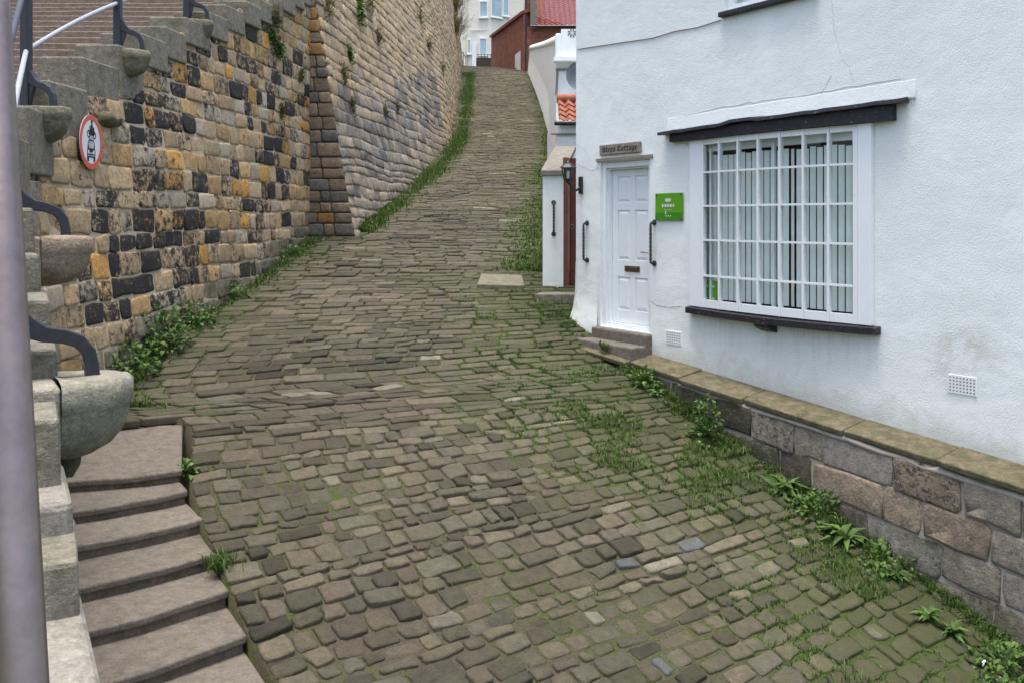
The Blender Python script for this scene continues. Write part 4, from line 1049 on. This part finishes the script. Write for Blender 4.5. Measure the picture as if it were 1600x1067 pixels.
# ------------------------------------------------------------------ porch wall and maroon gate just past the corner
pw=empty('porch_wall',P(864,450,12.5),'white rendered porch wall with sloping concrete cap past the cottage corner','wall')
xa,xb,Yp=P(848,450,12.5).x,P(880,450,12.5).x,12.5
ztop=P(848,275,12.5).z; zc=P(848,222,12.5).z
mb=MB(); zr_=P(872,238,14).z
mb.hexa([Vector((xa,Yp,-1.3)),Vector((xb,Yp,-1.3)),Vector((xb+.26,Yp+1.5,-1.3)),Vector((xa+.27,Yp+1.5,-1.3)),Vector((xa,Yp,ztop)),Vector((xb,Yp,ztop)),Vector((xb+.26,Yp+1.5,zr_)),Vector((xa+.27,Yp+1.5,zr_))])
mb.build('wall',M['render'],pw)
mb=MB(); e=.03; yb=Yp+1.55; zr2=zr_+.02
q=[(xa-e,Yp-.05,ztop),(xb+e*.3,Yp-.05,ztop),(xb+.29,yb,zr2),(xa+.24,yb,zr2)]
mb.hexa([Vector(v) for v in q]+[Vector((v[0],v[1],v[2]+.075)) for v in q]); bevel(mb.build('cap',M['concrete'],pw),.01)
grab(Vector(((865-CX)/FL*Yp,Yp,P(865,317,Yp).z)),Vector(((865-CX)/FL*Yp,Yp,P(865,366,Yp).z)),Vector((0,-1,0)),'black ribbed grab rail on the narrow white porch wall')
gt=empty('gate',(xb+.4,12.62,-1),'maroon panelled door in brown frame between the porch wall and the cottage corner','door')
mb=MB(); mb.box((xb+.045,12.62,-.06),(.08,.10,1.85)); mb.build('frame',M['mframe'],gt)
mb=MB(); mb.box((xb+.52,12.66,-.06),(.85,.045,1.84)); mb.box((xb+.14,12.632,-.06),(.06,.012,1.7)); mb.box((xb+.4,12.632,-.06),(.06,.012,1.7)); mb.build('leaf',M['maroon'],gt)
mb=MB(); mb.tube([Vector((xb+.13,12.62,P(893,355,12.5).z))+Vector((.03*math.cos(a),-.01,.03*math.sin(a))) for a in np.linspace(0,2*math.pi,12)],.006,6); mb.build('ring_handle',M['steel'],gt)
zst=-1.0
mb=MB(); mb.hexa([Vector(v) for v in ((.30,12.02,zst-.3),(.9,11.98,zst-.3),(1.5,12.6,zst-.3),(.42,12.46,zst-.3),(.30,12.02,zst),(.9,11.98,zst),(1.5,12.6,zst),(.42,12.46,zst))])
o=bevel(attrs_on(mb.build('gate_step',M['tread']),(.20,.185,.15),.2),.015); tag(o,'flat stone step in front of the maroon door','step')
q=[(745,453),(820,455),(815,438),(752,436)]
def onlane(px,py):
    # march the sight line to the lane
    for Y in np.arange(2,60,.02):
        p=P(px,py,Y)
        if p.z<=lane_z(p.x,p.y)+.0: return p
    return p
pts4=[onlane(*v) for v in q]
mb=MB(); mb.hexa([p-up*.1 for p in pts4]+[p+up*.075 for p in pts4])
o=bevel(attrs_on(mb.build('stone_slab',M['tread']),(.155,.15,.115),.15),.01); tag(o,'pale flat stone slab set in the grass at the right of the lane','slab')
# ------------------------------------------------------------------ buildings on the right up the lane
def hx(mb,pts,z0s,z1s,m=0):
    mb.hexa([Vector((x,y,z)) for (x,y),z in zip(pts,z0s)]+[Vector((x,y,z)) for (x,y),z in zip(pts,z1s)],m)
# white lane wall
mb=MB(); Yn,Yf=26.,50.; xn,xf=(868-CX)/FL*Yn,(827-CX)/FL*Yf
zn,zf=P(0,65,Yn).z,P(0,77,Yf).z; n=12; vs=[]
for i in range(n+1):
    f=i/n; Y=Yn+(Yf-Yn)*f; x=xn+(xf-xn)*f+.12*math.sin(f*math.pi); zb=np.interp(Y,[20,28.3,40,52],[.7,2.5,5.4,8.5])-.5; zt=zn+(zf-zn)*f
    sp=.16
    vs+=[Vector((x-sp,Y,zb)),Vector((x,Y,zb+1.6)),Vector((x+.02,Y,zt)),Vector((x+.32,Y,zt)),Vector((x+.32,Y,zb))]
fs=[(a*5+k,(a+1)*5+k,(a+1)*5+(k+1)%5,a*5+(k+1)%5) for a in range(n) for k in range(5)]+[(0,1,2,3,4),tuple(n*5+k for k in (4,3,2,1,0))]
mb.add(vs,fs); lwall=mb.build('lane_wall',M['render2']); tag(lwall,'long white rendered wall on the right of the upper lane below the brick house','wall')
mb=MB(); pts_=[]
for i in range(n+1):
    f=i/n; pts_.append(Vector((xn+(xf-xn)*f+.12*math.sin(f*math.pi)+.17,Yn+(Yf-Yn)*f,zn+(zf-zn)*f+.03)))
mb.tube(pts_,.19,10); mb.build('rounded_top',M['render2'],lwall)
# white terrace house with screen parapet, dish, small pantile porch
wh=empty('white_outbuilding',P(885,240,22),'small white outbuilding with pierced parapet and pantiled lean-to behind the cottage corner','outbuilding')
Yo=22.; X=lambda px,Y: (px-CX)/FL*Y
mb=MB(); hx(mb,[(X(869,Yo),Yo),(X(960,Yo),Yo),(X(960,Yo),Yo+3.9),(X(869,Yo),Yo+3.9)],[-.5]*4,[P(0,97,Yo).z]*4)
mb.build('wall',M['render2'],wh)
mb=MB(); z0,z1=P(0,96,Yo).z,P(0,47,Yo).z; xl=X(866,Yo)
mb.box((X(868,Yo)+.75,Yo-.05,z0+.02),(1.6,.35,.10),0)          # ledge
mb.box((X(877,Yo)+.72,Yo-.02,(z0+.07+z1)/2),(1.45,.16,z1-z0-.08),0)  # parapet panel
mb.box((X(872,Yo),Yo+.0,(z0+.07+z1-.1)/2),(.14,.26,z1-z0-.2),0,None,.03)    # end pier
mb.build('parapet',M['smoothwhite'],wh)
mb=MB(); c_=Vector((X(893.5,Yo),Yo-.105,P(0,53.5,Yo).z))
for k in range(8):
    a=k*math.pi/4+.39; ex_=Vector((math.cos(a),0,math.sin(a))); ey_=Vector((-math.sin(a),0,math.cos(a)))
    mb.prism([(.03,0),(.08,.022),(.125,0),(.08,-.022)],c_,ex_,ey_,Vector((0,-.006,0)))
mb.build('screen_pattern',M['concrete'],wh)
mb=MB(); mb.tube([Vector((X(871,Yo),Yo-.05,P(0,110,Yo).z)),Vector((X(870,Yo),Yo-.06,P(0,128,Yo).z)),Vector((X(869,Yo),Yo-.05,P(0,150,Yo).z))],.03,8); mb.box((X(884,Yo),Yo-.03,P(0,109.5,Yo).z),(.5,.05,.05)); mb.build('drain_pipe',M['concrete'],wh)
Yr=17.5
mb=MB(); o_=Vector((X(873,Yr),Yr,P(0,191,Yr).z)); e2=Vector((0,.62,.62)).normalized()
pantiles(mb,o_,Vector((1,0,0)),e2,1.6,.62/.707*.72,9,4,.035,6); 
mb.build('lean_to_roof',M['tile'],wh)
mb=MB(); mb.tube([Vector((X(872,Yr),Yr+.5,o_.z+.52)),Vector((X(910,Yr),Yr+.5,o_.z+.52))],.10,10); mb.build('ridge_tile',M['tile'],wh)
mb=MB(); mb.tube([Vector((X(866,Yr),Yr-.05,o_.z-.03)),Vector((X(920,Yr),Yr-.05,o_.z-.03))],.045,8); mb.build('gutter',M['black'],wh)
mb=MB(); hx(mb,[(X(869,Yr),Yr+.05),(X(960,Yr),Yr+.05),(X(960,Yr),Yr+4.4),(X(869,Yr),Yr+4.4)],[-.6]*4,[o_.z-.06]*2+[o_.z+.2]*2); mb.build('lean_to_wall',M['render2'],wh)
mb=MB(); mb.box((X(885,Yr),Yr+.03,P(0,210,Yr).z),(.6,.03,.03)); mb.build('string_course',M['concrete'],wh)
# dish
Yd=20.8; dc=Vector((X(902,Yd),Yd,P(0,119,Yd).z)); mb=MB(); nn=20; vs=[dc+Vector((0,.05,0))]; fs=[]
for r_,yy in ((.16,.035),(.30,-.02),(.32,-.03)):
    vs+=[dc+Vector((r_*.82*math.cos(2*math.pi*k/nn),yy,r_*math.sin(2*math.pi*k/nn))) for k in range(nn)]
fs+=[(0,1+k,1+(k+1)%nn) for k in range(nn)]
for g in range(2): fs+=[(1+g*nn+k,1+g*nn+(k+1)%nn,1+(g+1)*nn+(k+1)%nn,1+(g+1)*nn+k) for k in range(nn)]
mb.add(vs,fs,0,True); dr=empty('satellite_dish',dc,'grey satellite dish peeking out past the cottage corner','satellite dish'); mb.build('reflector',M['dish'],dr)
mb=MB(); mb.tube([dc+Vector((0,.04,-.05)),dc+Vector((.05,.3,-.25)),dc+Vector((.05,1.2,-.3))],.025,8); mb.build('arm',M['iron'],dr)
# brick house
bh=empty('brick_house',P(845,110,52),'red brick house with pantiled roof on the right at the top of the lane','house')
Yb=51.5; zb=8.0; ze=P(0,43,Yb).z; xl=X(820,Yb)
mb=MB(); hx(mb,[(xl,Yb),(xl+7,Yb),(xl+7,Yb+7),(xl,Yb+7)],[zb]*4,[ze]*4); 
mb.add([Vector((xl,Yb,ze)),Vector((xl,Yb+7,ze)),Vector((xl,Yb+3.5,ze+2.6))],[(0,1,2)])
mb.build('wall',M['brick'],bh)
mb=MB(); e2=Vector((0,3.6,2.75)).normalized(); pantiles(mb,Vector((X(836,Yb),Yb-.25,ze+.02)),Vector((1,0,0)),e2,6.5,4.6,22,14,.05,5)
mb.build('roof',M['tiledark'],bh)
mb=MB(); mb.tube([Vector((xl+.3,Yb-.32,ze-.02)),Vector((xl+7,Yb-.32,ze-.02))],.07,8); mb.build('gutter',M['iron'],bh)
mb=MB(); mb.tube([Vector((xl+.05,Yb-.1,zb)),Vector((xl+.05,Yb-.1,ze+2.0))],.055,8); mb.build('drain_pipe',M['iron'],bh)
mb=MB(); mb.box((X(833.5,Yb),Yb+.1,ze+1.4),(.36,.5,3.0)); mb.build('gable_coping',M['concrete'],bh)
mb=MB(); mb.box((X(828,Yb),Yb+.6,ze+1.0),(.35,.9,3.6)); mb.build('gable_brick',M['brick'],bh)
# brick outbuilding beyond: wall along the lane
bo=empty('brick_outhouse',P(790,110,58),'lower red brick outhouse with white door left of the brick house','outhouse')
n0=(X(818.5,51.3),51.3); f0=(X(767.5,61),61.); zN,zF=P(0,22,51.3).z,P(0,60,61).z
mb=MB(); hx(mb,[n0,(n0[0]+2.5,54),(f0[0]+3.2,63.5),f0],[8.0,8.0,9.4,9.4],[zN,zN,zF+.9,zF]); mb.build('wall',M['brick'],bo)
mb=MB(); dl=Vector((f0[0]-n0[0],f0[1]-n0[1],0)); nl=Vector((-dl.y,dl.x,0)).normalized()
A=Vector((*n0,zN))+nl*.12; Bq=Vector((*f0,zF))+nl*.12
mb.hexa([A-up*.02,A-nl*.9-up*.02+up*.3,Bq-nl*.9+up*.3,Bq-up*.02,A+up*.16,A-nl*.9+up*.5,Bq-nl*.9+up*.5,Bq+up*.16]); mb.build('roof_edge',M['tiledark'],bo)
mb=MB(); du=dl.normalized(); 
def onwall(px): # distance along where sight px meets wall
    for f in np.linspace(0,1,400):
        p=Vector((*n0,0))+dl*f
        if p.x/p.y*FL+CX<=px: return f
fa,fb=onwall(813.5),onwall(805.5)
pa,pb=Vector((*n0,0))+dl*fa,Vector((*n0,0))+dl*fb
zb0=P(0,127,pa.y).z; zt0=P(0,80,pa.y).z
mb.hexa([pa+nl*.03+up*zb0,pb+nl*.03+up*(zb0+.05),pb-nl*.02+up*(zb0+.05),pa-nl*.02+up*zb0,pa+nl*.03+up*zt0,pb+nl*.03+up*zt0,pb-nl*.02+up*zt0,pa-nl*.02+up*zt0])
bd=mb.build('door',M['dwhite'],bo)
mb=MB(); m_=pa.lerp(pb,.75)+up*((zb0+zt0)/2)+nl*.03; mb.tube([m_,m_+nl*.08],.04,8); mb.build('handle',M['iron'],bd)
# far cream house
fh=empty('cream_house',P(765,100,72),'tall cream rendered house with white windows closing the top of the lane','house')
Yh=70.; zb=11.0
pts=[(X(700,Yh),Yh+1.2),(X(735,Yh),Yh),(X(768,Yh),Yh-.1),(X(836,Yh),Yh+2.6),(X(836,Yh)+1,Yh+9),(X(700,Yh)-1,Yh+9)]
mb=MB(); mb.prism(pts,Vector((0,0,zb)),Vector((1,0,0)),Vector((0,1,0)),up*9.5); mb.build('wall',M['cream'],fh)
mb=MB(); mb.prism([(x*1.01,y-.25) for x,y in pts],Vector((0,0,zb+9.5)),Vector((1,0,0)),Vector((0,1,0)),up*.3)
cx_=sum(p[0] for p in pts)/6; mb.add([Vector((x*1.01,y-.25,zb+9.8)) for x,y in pts]+[Vector((cx_,Yh+4.5,zb+12.8))],[(i,(i+1)%6,6) for i in range(6)]); mb.build('roof',M['tiledark'],fh)
def fwin(x0,x1,y0,y1,dark=False,frame='gloss'):
    xm=(x0+x1)/2; Yy=np.interp(xm,[700,735,768,836],[Yh+1.2,Yh,Yh-.1,Yh+2.6])-.06
    a,b=X(x0,Yy),X(x1,Yy); z0,z1=P(0,y1,Yy).z,P(0,y0,Yy).z; yaw=np.interp(xm,[735,768,769,836],[0,0,.0,.0])
    mb=MB(); t_=.07
    slope=(2.7/((836-768)/FL*Yh)) if xm>768 else 0
    def yy(x): return Yy+(x-(a+b)/2)*slope
    def bx(xa,xb,za,zc,e,m=0):
        mb.hexa([Vector((xa,yy(xa)-e,za)),Vector((xb,yy(xb)-e,za)),Vector((xb,yy(xb)+.1,za)),Vector((xa,yy(xa)+.1,za)),Vector((xa,yy(xa)-e,zc)),Vector((xb,yy(xb)-e,zc)),Vector((xb,yy(xb)+.1,zc)),Vector((xa,yy(xa)+.1,zc))],m)
    bx(a,b,z0,z0+t_,.05); bx(a,b,z1-t_,z1,.05); bx(a,a+t_,z0+t_,z1-t_,.05); bx(b-t_,b,z0+t_,z1-t_,.05)
    fr_=mb.build('window',M[frame],fh)
    mb=MB(); bx(a+t_,b-t_,z0+t_,z1-t_,.01); mb.build('pane',M['wglass'],fr_)
    mb=MB(); bx(a-.06,b+.06,z0-.09,z0-.005,.14); mb.build('sill',M['gloss'],fr_)
fwin(749,762,2,28); fwin(767.5,785,-2,28); fwin(786,795.5,-2,26); fwin(749,761,60,87); fwin(730,736,62,85)
mb=MB(); Yy=Yh-.15; mb.box((X(728.5,Yy),Yy+.3,P(0,75,Yy).z),(.13,.1,2.2)); mb.build('yellow_post',M['yellow'],fh)
mb=MB(); mb.box((X(741,Yy),Yy,P(0,88,Yy).z),(.32,.1,2.0)); mb.build('door_post',M['gloss'],fh)
mb=MB(); mb.box((X(750,Yh),Yh-.07,P(0,48,Yh).z),(1.6,.04,.06)); mb.tube([Vector((X(729,Yh),Yh+.1,12)),Vector((X(729,Yh),Yh+.1,20))],.04,6); mb.build('string_band',M['cream'],fh)
# front garden wall below it and small railing
mb=MB(); Yg=66.; hx(mb,[(X(744,Yg),Yg),(X(775,Yg),Yg),(X(775,Yg),Yg+.5),(X(744,Yg),Yg+.5)],[10.2]*4,[P(0,91,Yg).z]*4); o=mb.build('garden_wall',M['mortar_dark']); tag(o,'low dark stone garden wall in front of the cream house','wall')
rl=empty('garden_railing',P(735,100,66.5),'small dark railing left of the garden wall at the lane top','railing')
mb=MB(); Yg=66.; 
for px in (720,724,728,747,752,757,762,767): mb.tube([P(px,106 if px<740 else 92,Yg),P(px,82 if px<740 else 85,Yg)],.022,6)
mb.build('baluster',M['iron'],rl); mb=MB(); mb.tube([P(716,79,Yg),P(724,84,Yg),P(728,92,Yg)],.028,6); mb.tube([P(746,86,Yg),P(768,86,Yg)],.024,6); mb.build('top_rail',M['iron'],rl)
# ------------------------------------------------------------------ round traffic sign on the sooty wall
u_=None
for u in np.linspace(W1.u_at_Y(7.0),W1.u_at_Y(11),600):
    p,n=surf1(u,P(0,221,8.2).z)
    if (p[0]+n[0]*.05)/(p[1]+n[1]*.05)*FL+CX>=138: u_=u; break
zc=P(0,221,p[1]).z; p,n=surf1(u_,zc); nS=Vector((n[0],n[1],0)).normalized(); nS=Vector((.9986,.052,0)).normalized()
cS=Vector(p)+nS*.075; exS=Vector((-nS.y,nS.x,0)); rs=.5*85*p[1]/FL
sg=empty('traffic_sign',cS,'round red-bordered sign with motorcycle above car on the sooty wall','sign')
def disc(mb,r0,r1,e0,e1,m=0,nn=48):
    if r0<=0:
        mb.prism([(r1*math.cos(2*math.pi*k/nn),r1*math.sin(2*math.pi*k/nn)) for k in range(nn)],cS+nS*e0,exS,up,nS*(e1-e0),m); return
    for k in range(nn):
        a,b=2*math.pi*k/nn,2*math.pi*(k+1)/nn
        mb.prism([(r0*math.cos(a),r0*math.sin(a)),(r1*math.cos(a),r1*math.sin(a)),(r1*math.cos(b),r1*math.sin(b)),(r0*math.cos(b),r0*math.sin(b))],cS+nS*e0,exS,up,nS*(e1-e0),m)
mb=MB(); disc(mb,0,rs,-.003,0); mb.box(cS-nS*.035,(.10,.07,.3),1,(exS,nS,up)); mb.build('plate',[M['signwhite'],M['iron']],sg)
mb=MB(); disc(mb,rs*.80,rs*.995,0,.0015); mb.build('red_ring',M['red'],sg)
mb=MB()
def sym(poly): mb.prism([(x*rs,y*rs) for x,y in poly],cS,exS,up,nS*.0015)
def ringS(cx,cy,r0,r1,nn=16):
    for k in range(nn):
        a,b=2*math.pi*k/nn,2*math.pi*(k+1)/nn
        sym([(cx+r0*math.cos(a),cy+r0*math.sin(a)),(cx+r1*math.cos(a),cy+r1*math.sin(a)),(cx+r1*math.cos(b),cy+r1*math.sin(b)),(cx+r0*math.cos(b),cy+r0*math.sin(b))])
# motorcycle with rider
ringS(-.23,.28,.09,.145); ringS(.27,.26,.09,.145)
sym([(-.25,.30),(-.10,.46),(.14,.45),(.30,.28),(.20,.22),(.05,.24),(-.08,.24)])
sym([(-.12,.44),(-.02,.66),(.10,.66),(.16,.46)]); sym([(.04,.62),(.22,.50),(.20,.44),(.02,.55)])
sym([(.05+.075*math.cos(a),.745+.085*math.sin(a)) for a in np.linspace(0,2*math.pi,12,endpoint=False)])
sym([(.14,.52),(.24,.55),(.30,.30),(.26,.28)])
# car, seen from the front
for poly in ([(-.30,-.05),(-.20,.10),(.20,.10),(.30,-.05),(.25,-.06),(.17,.05),(-.17,.05),(-.25,-.06)],
 [(-.30,-.05),(-.25,-.05),(-.21,-.28),(-.33,-.28)],[(.25,-.05),(.30,-.05),(.33,-.28),(.21,-.28)],
 [(-.33,-.26),(.33,-.26),(.33,-.33),(.15,-.33),(.13,-.42),(-.13,-.42),(-.15,-.33),(-.33,-.33)],
 [(-.36,-.33),(-.31,-.33),(-.31,-.75),(-.36,-.75)],[(.31,-.33),(.36,-.33),(.36,-.75),(.31,-.75)],
 [(-.30,-.49),(.30,-.49),(.30,-.54),(-.30,-.54)],[(-.30,-.58),(.30,-.58),(.30,-.64),(-.30,-.64)],
 [(-.33,-.60),(-.20,-.60),(-.20,-.80),(-.33,-.80)],[(.20,-.60),(.33,-.60),(.33,-.80),(.20,-.80)]): sym([(x*1.0,y*.9) for x,y in poly])
mb.build('pictogram',M['signedge'],sg)
# ------------------------------------------------------------------ plants
def ground(p): return Vector((p[0],p[1],lane_z(p[0],p[1])))
def rosette(base,r,n,label,h=.5,wd=.28,group=None,mat='weed',name='weed_plant',cat='weed'):
    az=rng.uniform(0,2*np.pi,n); el=rng.uniform(.15,1.2,n)*h
    dirs=np.stack([np.cos(az),np.sin(az),el],1); L=r*rng.uniform(.5,1.1,n)
    pts=np.tile(np.array(base),(n,1))+rng.normal(0,r*.10,(n,3))*[1,1,0]
    o=leaf_mesh(name,pts-np.array(base),dirs,L,L*wd*rng.uniform(.8,1.3,n),M[mat]); o.location=base
    return tag(o,label,cat,group)
def bushy(base,r,h,n,label,ls=.05,mat='weed',name='weed_clump',cat='weed',group=None,nrm=None):
    q=rng.normal(0,1,(n,3)); q/=np.linalg.norm(q,axis=1,keepdims=True); q*=rng.random((n,1))**.45
    pts=q*[r,r,h]; pts[:,2]=np.abs(pts[:,2])
    k=np.array([nz(x*9,y*9,z*9) for x,y,z in pts]); keep=k>-.18; pts=pts[keep]; m=len(pts)
    dirs=pts/np.array([r,r,h])+rng.normal(0,.6,(m,3))
    L=ls*rng.uniform(.6,1.4,m)
    o=leaf_mesh(name,pts,dirs,L,L*rng.uniform(.5,.8,m),M[mat],curl=.2,stem=pts[::max(1,m//26)]); o.location=base
    return tag(o,label,cat,group)
def wallfoot(px,py): return onlane(px,py)
plants=[(985,582,.14,24,'low dock plant by the foot of the doorsteps'),(1228,770,.24,26,'broad-leaved plant against the low wall, below the middle of the bowed window'),
 (1322,850,.26,24,'large upright broad-leaved plant at the low wall below the window right end'),(1448,968,.15,18,'small leafy rosette by the low wall near the lower right'),
 (1025,618,.13,22,'small leafy plant where the coping begins'),(1395,905,.16,24,'leafy weed at the wall foot between the upright plant and the small rosette'),(1490,990,.13,18,'little green seedling at the wall foot right of the small rosette'),(1180,690,.12,20,'small weed beside the tall tangled weed')]
for px,py,r,n,lab in plants:
    rosette(wallfoot(px,py),r*1.0,int(n*1.9),lab,1.0,.24)
bushy(onlane(1102,690),.17,.46,380,'tall tangled weed climbing the low wall near the doorstep',.05)
bushy(onlane(1272,800),.24,.20,380,'ferny weed mat between the two broad-leaved plants by the low wall',.045)
bushy(onlane(1375,880),.28,.16,380,'spreading green weed on the cobbles at the wall foot',.045)
bushy(onlane(1575,1050),.30,.16,420,'leafy weed patch in the bottom right corner',.05)
bushy(onlane(1010,600),.2,.18,320,'leafy clump under the start of the coping',.045)
# left wall weeds
for px,py,r,h,n,lab in ((195,585,.32,.32,560,'dense leafy weeds at the wall foot beside the nearest corbel'),(245,545,.38,.46,900,'largest leafy weed bush at the foot of the sooty wall'),(300,512,.30,.30,460,'leafy weeds at the foot of the sooty wall right of the largest bush'),
   (360,468,.25,.24,260,'small bushy weeds halfway along the foot of the sooty wall'),(440,405,.3,.26,240,'bushy weeds at the wall foot just before the buttress'),(290,740,.09,.10,60,'tiny weed tucked at the edge of the side steps')):
    p=onlane(px,py); bushy(p,r,h,n,lab,.055)
for px,py,lab in ((345,885,'grass tuft at the right edge of the side steps'),(560,350,'grass tuft at the foot of the buttress corner')):
    p=onlane(px,py); m=160; pts=np.tile(np.array(p),(m,1))+rng.normal(0,.05,(m,3))*[1,1,0]; o=blades('grass_tuft',pts,rng.uniform(.05,.14,m),M['grass'],.6,.005); tag(o,lab,'grass tuft')
# tufts on the walls
def on2(px,py,off=.03):
    for Y in np.arange(15.05,58,.05):
        q=P(px,py,Y); u=W2.u_at_Y(Y); s_,n_=surf2(u,q.z)
        if q.x<=s_[0]: continue
        # crossed to the lane side -> previous was wall
    # sight line enters the wall where x drops below the face
    last=None
    for Y in np.arange(15.05,58,.05):
        q=P(px,py,Y); s_,n_=surf2(W2.u_at_Y(Y),q.z)
        if q.x<s_[0]+off: return q,n_
    return q,n_
def on1(px,py,off=.03):
    for Y in np.arange(7.0,15,.03):
        q=P(px,py,Y); s_,n_=surf1(W1.u_at_Y(Y),q.z)
        if q.x<s_[0]+off: return q,n_
    return q,n_
wt=[(on2,545,85,.3,'weed'),(on2,560,20,.45,'weed'),(on2,535,120,.35,'drygrass'),(on2,590,60,.35,'drygrass'),(on2,655,30,.5,'drygrass'),(on2,668,75,.45,'drygrass'),(on2,600,175,.28,'drygrass'),(on2,620,170,.25,'drygrass'),(on2,550,165,.25,'drygrass'),(on2,690,110,.4,'drygrass'),(on2,510,10,.5,'drygrass'),(on2,575,10,.5,'drygrass'),
    (on1,435,80,.3,'weed'),(on1,428,30,.3,'drygrass'),(on1,470,120,.2,'drygrass'),(on1,440,175,.2,'drygrass'),(on1,425,60,.25,'weed')]
desc=['green tuft low on the upper part of the leaning wall above the buttress','leafy green plant high on the leaning wall at the top edge','dry grass tuft on the leaning wall beside the buttress edge','dry grass tuft in the upper middle of the leaning wall','dry tuft high on the leaning wall toward the far end','dry hanging tuft below the far high tuft on the leaning wall','straw tuft where the tan stone meets the dark grey','straw tuft just right of the one on the grey stone edge','small tuft on the leaning wall a little right of the buttress','dry tuft on the far end of the leaning wall','dry growth at the top edge beside the buttress','dry growth at the top edge right of the leafy green plant',
      'green weed hanging on the sooty wall left of the buttress','dry weed near the top of the sooty wall by the highest corbel','small dry tuft on the sooty wall right beside the buttress','small dry tuft low in the weedy streak of the sooty wall','green weed just under the topmost weeds of the sooty wall']
for (fn,px,py,sz,mt),lab in zip(wt,desc):
    q,n_=fn(px,py); m=140
    pts=rng.normal(0,sz*.35,(m,3))*[.25,.7,.8]
    if mt=='weed':
        dirs=rng.normal(0,.6,(m,3))+np.array([n_[0],n_[1],.2]); L=sz*.22*rng.uniform(.6,1.4,m)
        o=leaf_mesh('wall_weed',pts,dirs,L,L*.6,M[mt])
    else:
        o=blades('wall_weed',pts,rng.uniform(.3,.8,m)*sz*.6,M[mt],1.0,.010,nrm=np.array([n_[0],n_[1],-.6]))
    o.location=q; tag(o,lab,'wall plant','plants growing out of the walls')
wfp=[];wfh=[]
for _ in range(9000):
    s_q=random.uniform(.9,6.2); n_q=.36+abs(random.gauss(0,.09)); q=Fp(s_q,n_q,0)
    if nz(s_q,n_q*3,1,1.6)+.35*nz(s_q*3,n_q*5,4)<-.10: continue
    wfp.append((q.x,q.y,-1.76-.354*(s_q-1.715)-.02)); wfh.append(random.uniform(.03,.13))
tag(blades('wall_foot_grass',np.array(wfp),np.array(wfh),M['grass'],.8,.006),'grass and small weeds along the foot of the low cottage wall','grass',kind='stuff')
# dark shrub tuft against the skyline at the end of the wall
q,n_=on2(716,30,.0); 
for (px,py,lab) in ((712,12,'dark bushy shrub on the far wall end at the top edge'),(714,45,'bare twiggy tuft on the far wall end below the dark shrub')):
    q,n_=on2(px-4,py,.0); m=420; pts=rng.normal(0,.28,(m,3)); o=blades('wall_shrub',pts,rng.uniform(.3,.7,m),M['drygrass'],1.2,.012,nrm=np.array([.9,-.1,-.1])); o.location=q; tag(o,lab,'shrub')
# ------------------------------------------------------------------ small scraps on the cobbles
for px,py,lab in ((1537,1046,'white feather on the cobbles in the bottom right corner'),(1245,790,'white litter scrap by the low wall'),(925,545,'white scrap on the stones by the doorsteps')):
    p=onlane(px,py)+up*.04; mb=MB(); s_=.05 if px>1500 else .03
    vs=[];n=6
    for i in range(n):
        f=i/(n-1); w_=.35*math.sin(math.pi*min(1,f*.9+.08)); c_=p+Vector((-.3+f*.7,.9*f-.4,.25*math.sin(f*3)))*s_*1.6
        vs+=[c_-Vector((.9,.3,0))*s_*w_,c_+up*s_*.15,c_+Vector((.9,.3,0))*s_*w_]
    mb.add(vs,[(i*3+k,i*3+k+1,i*3+k+4,i*3+k+3) for i in range(n-1) for k in range(2)],0,True)
    tag(mb.build('feather' if px>1500 else 'litter_scrap',M['print']),lab,'feather' if px>1500 else 'litter')
# ------------------------------------------------------------------ camera, light
cam=bpy.data.cameras.new('camera'); co_=bpy.data.objects.new('camera',cam); col.objects.link(co_)
co_.location=(0,0,0); co_.rotation_euler=(R(90),0,0); cam.lens=FL/1600*36; cam.sensor_width=36; cam.shift_y=-(533.5-HY)/1600; cam.clip_start=.05; cam.clip_end=2000
scene.camera=co_
w=bpy.data.worlds.new('World'); scene.world=w; w.use_nodes=True; nt=w.node_tree
bg=nt.nodes['Background']; sky=nt.nodes.new('ShaderNodeTexSky'); sky.sky_type='NISHITA'; sky.sun_disc=False
SUN=Vector((-.02,-.10,.99)).normalized(); el=math.asin(SUN.z); az=math.atan2(SUN.x,SUN.y)
sky.sun_elevation=el; sky.sun_rotation=az; sky.air_density=1.0; sky.dust_density=5; sky.ozone_density=.9
nt.links.new(sky.outputs[0],bg.inputs[0]); bg.inputs[1].default_value=.15
sl_=bpy.data.lights.new('sun','SUN'); sl_.energy=1.5; sl_.angle=R(26); sl_.color=(1,.965,.86); so=bpy.data.objects.new('sun',sl_); col.objects.link(so)
so.rotation_euler=SUN.to_track_quat('Z','Y').to_euler()
vs_=scene.view_settings; vs_.view_transform='Standard'; vs_.look='None'; vs_.exposure=1.3; vs_.gamma=1
